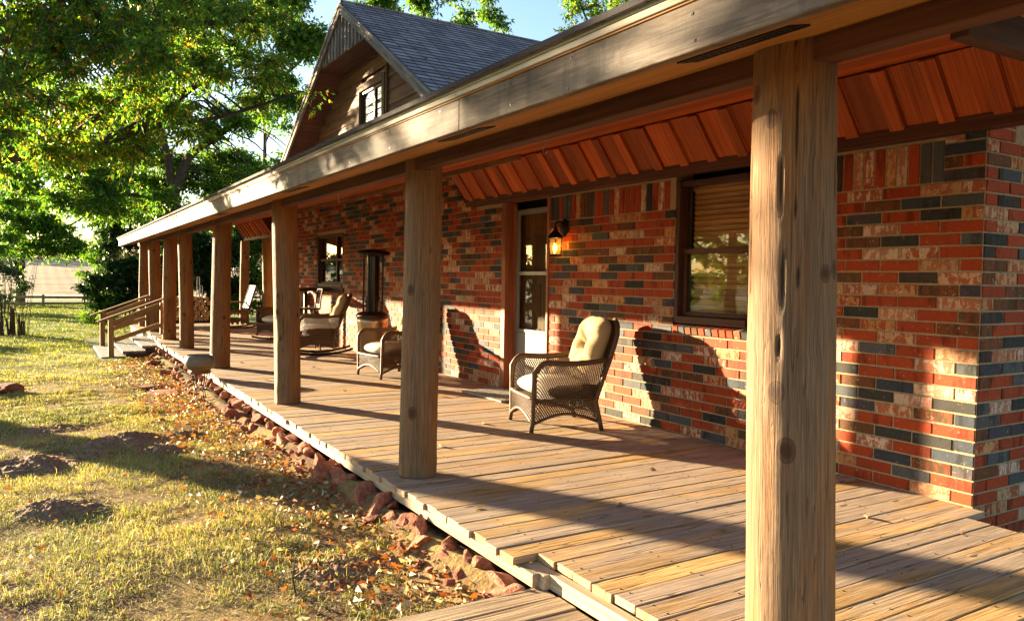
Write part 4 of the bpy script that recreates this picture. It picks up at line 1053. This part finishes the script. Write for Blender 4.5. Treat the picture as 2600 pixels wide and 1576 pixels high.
V1, F1 = blades(330000, (-2.4, 1.85), (2.2, 12.), .014, .055, .0030, 1.4)
V2, F2 = blades(100000, (-3.5, 1.7), (9., 24.), .02, .055, .007, 1.2)
V4, F4 = blades(4000, (-2.4, 1.7), (2.4, 12.), .04, .11, .0034, 1.4)
V1, F1 = np.r_[V1, V4], np.r_[F1, F4+len(V1)]
o = face_mesh('lawn_grass', np.r_[V1, V2], np.r_[F1, F2+len(V1)], M['grass']); tag(o, 'short patchy yellow green grass of the lawn', 'grass', None, 'stuff')
V3, F3 = blades(110000, (-4, 4), (18, 46.), .03, .08, .016, 1.0)
o = face_mesh('far_grass', V3, F3, M['fargrass']); tag(o, 'greener grass of the far lawn beyond the steps', 'grass', None, 'stuff')
V1, F1 = blades(330000, (-2.4, 1.85), (2.2, 13.), .018, .05, .0026, 1.4, True)
o = face_mesh('dry_thatch', V1, F1, M['thatch']); tag(o, 'pale dead straw lying between the grass of the lawn', 'dead grass', None, 'stuff')
# dry leaves over the lawn, thick along the rubble
n = 8200; y = 2.6+rng.random(n)**1.1*13.2; u = rng.random(n); x = np.where(u < .55, 1.72-np.abs(rng.normal(0, .38, n)), rng.uniform(-3, 1.7, n))
k = (x < 1.72) & ~((x > .5) & (y < 3.0)) & (rng.random(n) < np.where(x > .8, 1., .28)); x, y = x[k], y[k]; n = len(x)
a = rng.uniform(0, 2*PI, n); D = unit(np.stack([np.cos(a), np.sin(a), rng.normal(0, .35, n)], 1)); P = np.stack([x, y, gh(x, y)+.012+rng.random(n)*.035], 1)
Ln = rng.uniform(.022, .066, n); V, F = leaves_np(P, D, Ln, Ln*rng.uniform(.3, .55, n), .5)
o = face_mesh('leaf_litter', V, F, M['litter']); tag(o, 'orange and pale dry leaves scattered over the lawn', 'fallen leaves', None, 'stuff')
# a few single leaves on the deck
for i, (x, y) in enumerate(((2.05, 3.72), (2.62, 7.0), (3.35, 5.95), (2.3, 9.6), (2.9, 8.3), (3.0, 6.9), (2.75, 3.35), (3.55, 3.9), (3.9, 2.6), (3.2, 10.6), (2.5, 11.6), (3.5, 7.7), (3.62, 7.55), (4.1, 4.3), (2.6, 5.3), (4.05, 2.15), (3.0, 2.75))):
    V, F = leaves_np(np.array([[0, 0, .006]]), unit(np.array([[math.cos(i*2.1), math.sin(i*2.1), .12]])), [random.uniform(.05, .085)], [random.uniform(.022, .04)], .6)
    V = np.r_[V, V.mean(0, keepdims=True)+[[0, 0, -.004]]]; F = np.array([[0, 1, 4], [1, 2, 4], [2, 3, 4], [3, 0, 4]])
    o = face_mesh('fallen_leaf', V, F, M['litter'], None, (x, y, .0)); tag(o, 'single curled orange leaf lying on the deck boards', 'leaf', 'dry leaves on the deck')
# bare twig near the walkway
b = MB(); b.tube([(0, 0, .0), (-.02, -.02, .1), (-.01, -.04, .2)], [.006, .005, .002], 5); b.tube([(-.02, -.02, .09), (.04, -.05, .14), (.08, -.07, .21)], [.004, .003, .0015], 5)
o = b.build('bare_twig', M['bark'], None, False, (1.02, 3.62, -.24)); tag(o, 'small forked bare twig sticking up from the foreground lawn', 'twig')

# ================================================================== TREES
def curve(pts, n=10, wob=.0, seed=0):
    P = [Vector(p) for p in pts]; out = []
    P = [2*P[0]-P[1]]+P+[2*P[-1]-P[-2]]
    for i in range(1, len(P)-2):
        for j in range(n):
            t = j/n; a, b_, c, d = P[i-1], P[i], P[i+1], P[i+2]
            q = .5*((2*b_)+(c-a)*t+(2*a-5*b_+4*c-d)*t*t+(3*b_-a-3*c+d)*t**3)
            if wob: q += wob*mnoise.noise_vector(q*.9+Vector((seed, 0, 0)))
            out.append(q)
    out.append(P[-2]); return out
def tree(name, label, base, limbs, blobs, nleaf, leaf, lm, cat='tree', group=None, clump=.55, twig=True, droop=.55, fill=.85, seedv=1):
    """limbs: (points, r0, r1); blobs: (centre, radii) of the crown"""
    t = thing(name, label, cat, base, 0, group, True)
    tr = MB(); lp = []
    for pts, r0, r1 in limbs:
        c = curve(pts, 8, .10*min(1, r0*4), seedv); n = len(c); tr.tube(c, [r0+(r1-r0)*(i/(n-1))**.8 for i in range(n)], 10 if r0 > .08 else 7)
        lp += [(p, r0+(r1-r0)*i/(n-1)) for i, p in enumerate(c)]
    lpn = np.array([tuple(p) for p, r in lp]); lr_ = np.array([r for p, r in lp])
    vol = np.array([r[0]*r[1]*r[2] for c, r in blobs])**.75; vol /= vol.sum()
    allP = []; allD = []
    for (c, r), fr in zip(blobs, vol):
        nl = int(nleaf*fr); nc = max(4, int(3.2*(r[0]*r[1]*r[2])**.6/clump**1.5*fill))
        C = rng.normal(size=(nc, 3)); C = unit(C)*(rng.random((nc, 1))**.42); C = C*np.array(r)+np.array(c)
        if twig:
            for q in C:
                d2 = ((lpn-q)**2).sum(1)+(lpn[:, 2]-q[2]+.2)**2*.3; i = int(np.argmin(d2)); p0 = Vector(lpn[i]); q = Vector(q); Ls = (q-p0).length
                if Ls > .12:
                    mid = (p0+q)/2+Vector((rng.normal()*.1, rng.normal()*.1, .10+.08*Ls))*min(1, Ls); rr = min(lr_[i]*.7, .010+.011*Ls)
                    cc = curve([p0, mid, q], 4, .12, seedv); tr.tube(cc, [rr*(1-.75*k/(len(cc)-1)) for k in range(len(cc))], 5, False)
        per = max(1, nl//nc); ntw = max(2, per//9)
        for q in C:
            tdir = unit(rng.normal(size=(ntw, 3))*[1, 1, .55]+[0, 0, -.12]); tl = clump*rng.uniform(.5, 1.25, ntw)
            for d, L in zip(tdir, tl):
                m = 9; s_ = rng.random(m)**.7*L; end = d*L
                P_ = q+d*s_[:, None]+np.array([0, 0, -droop*.35])*(s_[:, None]/L)**2*L
                D_ = unit(d*.7+rng.normal(size=(m, 3))*.55+[0, 0, -droop])
                allP.append(P_); allD.append(D_)
                if twig and rng.random() < .35: tr.tube([Vector(q), Vector(q+end*.5), Vector(q+end+np.array([0, 0, -droop*.3*L]))], [.006, .004, .002], 3, False)
    P_ = np.concatenate(allP); D_ = np.concatenate(allD); n = len(P_)
    Ln = leaf*rng.uniform(.65, 1.3, n); V, F = leaves_np(P_, D_, Ln, Ln*rng.uniform(.26, .4, n), .3)
    tr.build('trunk', M['bark'], t, True)
    o = face_mesh('crown', V-np.array(base), F, lm, t); return t
G0 = lambda x, y: float(gh(x, y))
def E_(c, *r): return (c, r if len(r) == 3 else (r[0],)*3)
gA = G0(-3, 14.25)
tree('pecan_tree', 'large spreading tree with low limbs and yellowing leaves filling the upper left', (-3, 14.25, gA),
 [([(-3, 14.25, gA), (-2.98, 14.2, 1.2), (-2.9, 14.1, 2.6), (-3.0, 14.2, 4.2), (-3.3, 14.5, 6.2)], .33, .16),
  ([(-2.9, 14.1, 2.5), (-1.8, 13.5, 2.72), (-.55, 13, 2.86), (.59, 11.6, 2.96), (1.24, 11.0, 3.3), (1.66, 11, 3.7), (2.1, 11.2, 4.1)], .13, .03),
  ([(-.4, 12.8, 2.86), (.3, 11.7, 2.80), (.95, 11.3, 2.93), (1.22, 11.3, 2.9)], .06, .035), ([(.75, 11.45, 3.0), (1.35, 11.3, 3.25), (2.0, 11.5, 3.45), (2.7, 11.6, 3.75), (3.3, 11.4, 4.0)], .055, .012),
  ([(.2, 11.9, 2.95), (.75, 10.9, 3.4), (1.15, 10.7, 3.95), (1.3, 10.8, 4.6)], .045, .015), ([(-2.9, 14.1, 3.2), (-1.8, 12.8, 3.75), (-.4, 11.6, 4.15), (.8, 10.8, 4.35), (1.9, 11, 4.6), (2.8, 11.5, 5.0)], .11, .02),
  ([(-2.9, 14.2, 4.0), (-1.2, 13.5, 5.2), (.8, 12.6, 6.0)], .12, .03), ([(-1.8, 12.8, 3.7), (-1.0, 11, 3.5), (-.2, 9.8, 3.2)], .06, .012)],
 [E_((-.1, 10, 3.95), 1.15, 1.3, .85), E_((.8, 10, 4.25), 1.0, 1.2, .8), E_((1.85, 11, 4.6), .95, 1.1, .8), E_((2.7, 11.6, 4.95), .75, .8, .7), E_((0, 9.6, 3.1), .85, .9, .5), E_((.85, 10, 3.45), .9, 1, .5), E_((2.0, 11, 4.0), .75, .9, .5),
  E_((-.1, 11.2, 2.85), .75, .8, .3), E_((.8, 11.3, 2.98), .65, .7, .3), E_((1.65, 11.6, 3.45), .55, .6, .36), E_((3.42, 11.3, 3.93), .16, .16, .2), E_((2.75, 11.5, 4.1), .45, .5, .4), E_((-2, 12, 4.8), 1.6, 1.6, 1.1), E_((-3, 14.4, 6.4), 2.4, 2.4, 1.6), E_((.2, 12.4, 5.8), 2, 2, .9), E_((-3.6, 12.3, 3.95), 1.7, 1.9, .65), E_((.5, 17.5, 4.8), 2.0, 1.8, 1.0), E_((-.6, 15.5, 3.6), .9, 1.2, .6), E_((.5, 14.6, 3.5), .8, .9, .5), E_((1.2, 13.2, 3.9), .9, .9, .5), E_((1.6, 13.5, 5.0), 1., 1, .7)],
 150000, .074, M['leafA'], clump=.33, seedv=2)
tree('tall_tree', 'forked leafy tree rising behind the far end of the porch roof', (3.6, 26, -.38),
 [([(3.6, 26, -.4), (3.55, 26, 1.6), (3.55, 26, 2.9), (3.5, 26, 3.9)], .21, .17), ([(3.5, 26, 3.8), (3.36, 26.1, 4.7), (3.15, 26.2, 6.4), (3.3, 26, 9)], .17, .05), ([(3.5, 26, 3.8), (3.95, 25.9, 4.95), (4.8, 25.5, 5.7), (5.75, 25, 6.8), (7.2, 25, 8.3)], .18, .04),
  ([(3.5, 26, 3.0), (2.6, 25.6, 3.6), (1.5, 25.2, 3.4), (.6, 25, 3.1)], .09, .03), ([(3.3, 26.1, 5), (2, 26, 5.6), (.6, 26, 5.4)], .09, .03)],
 [E_((2.1, 25, 3.3), 1.3, 1.4, .9), E_((4.6, 26.4, 4.0), 1.0, 1.1, .55), E_((5.9, 26.4, 4.3), .9, 1, .5), E_((5.0, 25.2, 6.1), 1.0, 1.2, .8), E_((6.3, 25, 7.1), 1.2, 1.2, .9), E_((7.6, 25, 8.7), 1.5, 1.4, 1.2), E_((3.0, 27, 6.2), 1.6, 1.5, 1.2), E_((1.3, 26, 5.4), 1.8, 1.6, 1.2), E_((3.5, 26, 8.8), 2.6, 2.2, 1.6), E_((.2, 25.6, 4.1), 1.4, 1.2, .9), E_((6, 26, 10), 2.2, 2, 1.4), E_((4.0, 27.6, 4.7), 1.3, .9, .7), E_((5.0, 28, 5.2), 1.3, .9, .8), E_((2.6, 27.5, 4.5), 1.1, .9, .8), E_((7.0, 27, 5.2), 1.1, .9, .5)],
 100000, .15, M['leafB'], clump=.55, seedv=5)
tree('yard_tree', 'tree with a straight reddish trunk standing by the rail fence across the lawn', (-.98, 45.5, G0(-1, 45.5)),
 [([(-.98, 45.5, -.5), (-.95, 45.5, 2.2), (-.9, 45.4, 4.5), (-.6, 45, 8)], .24, .08), ([(-.95, 45.4, 2.4), (.5, 44.6, 3.2), (2, 43, 4.2)], .1, .03), ([(-.9, 45.4, 3.4), (-1.5, 43, 4.6), (-1.6, 41, 5)], .1, .03)],
 [E_((-1.0, 44, 3.9), 1.7, 1.4, .8), E_((.9, 44, 3.5), 1.5, 1.3, .8), E_((2.4, 42.5, 4.9), 1.7, 1.5, 1.2), E_((-1.2, 41, 5.1), 1.8, 1.5, 1.1), E_((1.6, 44, 2.6), 1.2, 1, .5), E_((-1.8, 43, 2.9), 1.3, 1, .7), E_((.3, 44, 2.5), 1., 1, .5), E_((0, 45, 7.4), 3.4, 3, 2), E_((4.2, 44, 6), 2, 2, 1.4), E_((-.9, 44.6, 2.5), .8, .8, .5)],
 45000, .22, M['leafB'], clump=.7, twig=False, seedv=7)
tree('grove_tree', 'broad hazy green tree behind the straight trunk, closing the view over the far field', (4.5, 62, G0(4.5, 62)), [([(4.5, 62, -.5), (4.5, 62, 4), (4.6, 62, 9)], .3, .1)], [E_((1.2, 60, 6.0), 3.0, 2, 1.5), E_((5, 62, 6.5), 4, 3, 2.2), E_((-2.5, 58, 6), 2.6, 2, 1.7), E_((9, 60, 5.2), 3.5, 2.6, 2.4), E_((3, 62, 10), 5, 3, 2.4), E_((-3, 60, 9.5), 3.4, 2.4, 2)], 30000, .32, M['leafB'], clump=1., twig=False, seedv=3)
def back_tree(name, label, x, y, h, blobs, lm, n, leaf, cl, group=None):
    g0 = G0(x, y); tree(name, label, (x, y, g0), [([(x, y, g0), (x+.1, y, h*.4), (x, y, h*.75), (x+.1, y, h)], .2, .03)]+[([(x, y, h*.45+k*.09*h), (x+.9*math.cos(k*2.3), y+.9*math.sin(k*2.3), h*.58+k*.09*h)], .06, .015) for k in range(5)], blobs, n, leaf, lm, 'tree', group, cl, False, .35)
back_tree('background_tree', 'pale green tree in the gap between the gable eave and the porch roof', 9.6, 40, 11, [E_((9.8, 40, 6.6), 2.2, 1.8, 1.1), E_((8.3, 38, 5.4), 1.7, 1.4, .8), E_((7.2, 40, 4.6), 1.6, 1.4, .9), E_((10.5, 40, 9.4), 2.4, 2, 1.5), E_((5.8, 41, 4), 1.8, 1.6, 1)], M['leafY'], 14000, .22, .8)
for i, (px_, lab, x, y, top, w_) in enumerate((('', 'leafy treetop just right of the gable peak, behind the shingled roof', 10.3, 26.5, 11.9, 1.3), ('', 'middle treetop behind the sloping ridge of the gable roof', 12.0, 26.5, 11.7, 1.05), ('', 'narrow treetop with a gap of sky on both sides behind the gable roof', 13.3, 26, 11.6, .75), ('', 'lowest and rightmost treetop over the ridge of the gable roof', 14.85, 26, 11.35, .85))):
    back_tree('background_tree', lab, x, y, top-.6, [E_((x, y, top-1.2), w_*.7, w_*.7, 1.0), E_((x+.35*w_, y, top-2.4), w_, w_, 1.1), E_((x-.3*w_, y, top-3.8), w_*1.2, w_, 1.2), E_((x+w_*.75, y, top-1.9), .35, .35, .55), E_((x, y, top-5.5), 1.6, 1.5, 1.5), E_((x+.2, y, top+.2), w_*.75, w_*.7, 1.1)], M['leafB'], 15000, .17, .42, 'treetops behind the house')
back_tree('background_tree', 'airy yellowing tree above the fascia near the top middle of the picture', 17.0, 22.5, 12.5, [E_((16.8, 22.5, 11.2), 1.5, 1.2, 1.3), E_((18.2, 22.5, 11.6), 1.5, 1.2, 1.2), E_((16.1, 22.3, 10.5), .5, .5, .7), E_((15.7, 22.3, 9.9), .35, .35, .5), E_((17, 22.5, 8.5), 2, 1.6, 1.6), E_((17.4, 22.5, 12.8), 2.0, 1.5, 1.2)], M['leafA'], 16000, .14, .42, 'treetops behind the house')
def shrub(name, label, x, y, blobs, lm, n, leaf, cl, droop=.3):
    g0 = G0(x, y); tree(name, label, (x, y, g0), [([(x+.1*k, y, g0), (x+.25*k, y+.1*(k % 2), 1.0)], .03, .015) for k in (-1, 0, 1)], blobs, n, leaf, lm, 'shrub', None, cl, False, droop)
shrub('dark_shrub', 'big rounded dark green shrub beyond the steps at the corner of the porch', 2.5, 29, [E_((2.3, 29, 1.6), 1.35, 1.1, 1.3), E_((2.9, 29.4, .7), 1.2, 1, 1.1), E_((1.9, 29, .8), 1.0, .8, 1.0), E_((2.4, 28.6, 2.7), .9, .7, .7)], M['leafD'], 34000, .14, .36)
shrub('bright_shrub', 'bright yellow green juniper on the sunny side of the big dark shrub', 1.35, 29.2, [E_((1.3, 29.2, 1.0), .45, .5, 1.0), E_((1.55, 29, 1.9), .4, .4, .7), E_((1.5, 28.6, .2), .45, .45, .55), E_((1.85, 28, -.1), .35, .35, .5)], M['leafY'], 7000, .08, .26, .05)
shrub('dark_shrub', 'dark green shrub seen through the far posts behind the firewood rack', 4.4, 25.2, [E_((4.3, 25.2, 1.4), 1.3, .9, 1.8), E_((3.3, 25.6, 1.3), 1.0, .8, 1.6), E_((5.1, 25.6, 1.9), 1.1, .9, 1.6), E_((4.2, 25, .2), 1.6, .6, .7)], M['leafD'], 34000, .14, .36)
shrub('leafy_shrub', 'green leafy bush right of the wooden rocker beyond the far end of the porch', 6.0, 24.6, [E_((6.0, 24.8, 1.7), 1.1, .8, 1.7), E_((7.0, 24.4, 1.4), 1.1, .8, 1.7), E_((5.6, 23.9, .4), .9, .5, .6), E_((6.4, 25.2, 3.2), 1.5, 1, 1.1)], M['leafB'], 30000, .14, .36)
shrub('dark_shrub', 'dark bush at the left picture edge beside the straight trunk', -1.35, 38, [E_((-1.5, 38, .9), 1.25, 1, 1.2), E_((-2.6, 38.2, 1.3), 1.4, 1, 1.5)], M['leafD'], 7000, .14, .4)
tree('mirrored_trees', 'dark dense tree and low hedge out of view to the left, added for the near window to mirror', (-16, 23.5, G0(-16, 23.5)), [([(-16, 23.5, -.4), (-16, 23.5, 3), (-16, 23.5, 6)], .3, .1)], [E_((-16, 23.5, 3.2), 2.6, 2.6, 2.0), E_((-15.5, 23, 6), 2.8, 2.8, 2.2), E_((-17.5, 25, 2.4), 1.8, 1.8, 1.5), E_((-15.0, 20.5, 2.6), 1.6, 1.6, 1.2), E_((-24, 36, 1.6), 5, 2.5, 2.4), E_((-32, 34, 2.2), 4, 3, 3)], 26000, .24, M['leafA'], clump=.6, twig=False)  # unseen; the far low blobs are a hedge hiding the field from the reflection
shrub('cedar', 'broad cedar out of view at the left, added to shade the grass before the fence', -8.6, 31, [E_((-8.6, 31, 1.0), 3.0, 1.8, 1.5), E_((-9.6, 31.5, 1.8), 1.6, 1.4, 1.0), E_((-6.2, 31, .7), 1.6, 1.2, 1.1)], M['leafD'], 12000, .2, .5)  # unseen, placed and shaped for the shade it casts on the lawn
# cut back shrub at the left edge
t = thing('cut_shrub', 'clump of dark cut shrub stems with bare twigs at the left lawn edge', 'shrub', (-.72, 23.4, G0(-.72, 23.4)))
b = MB()
for k in range(16):
    x, y = random.uniform(-.5, .32), random.uniform(-.2, .2); h = random.uniform(.3, .78); b.tube([(x, y, -.02), (x+random.uniform(-.05, .05), y, h)], [.035, .025], 6)
b.build('stem', M['bark'], t)
b = MB()
for k in range(26):
    x, y = random.uniform(-.5, .4), random.uniform(-.2, .2); h = random.uniform(.7, 2.1); dx = random.uniform(-.35, .35); b.tube([(x, y, 0), (x+dx*.4, y, h*.5), (x+dx, y+.1, h)], [.008, .006, .003], 4)
b.build('bare_twig', M['needle'], t)
# low rail fence
t = thing('rail_fence', 'low two rail wooden fence along the gravel road beyond the lawn', 'fence', (0, 44.5, -.4), world=True)
for z in (.05, -.28):
    b = MB()
    for k in range(9): b.box((-12+3.0*k+1.5, 44.5+random.uniform(-.02, .02), z+random.uniform(-.02, .02)), (2.98, .06, .13), Matrix.Rotation(random.uniform(-.004, .004), 3, 'Y'), .004, 0)
    b.build('rail', M['walk'], t)
for k in range(10):
    b = MB(); b.box((-12+3.0*k, 44.56, -.15), (.12, .1, .66), None, .006, 2); b.build('post', M['walk'], t)
# brown brush on the far rise
n = 9000; x = rng.uniform(-60, 90, n); y = rng.uniform(118, 136, n); hh = .6+1.8*(np.array([mnoise.noise(Vector((a*.09, 0, 2))) for a in x])*.5+.5)
P = np.stack([x, y, gh(x, y)+rng.random(n)*hh], 1); D = unit(rng.normal(size=(n, 3))+[0, 0, .6]); V, F = leaves_np(P, D, np.full(n, .9), np.full(n, .35), .3)
o = face_mesh('far_brush', V, F, M['needle']); tag(o, 'brown line of brush along the top of the far field', 'brush', None, 'stuff')
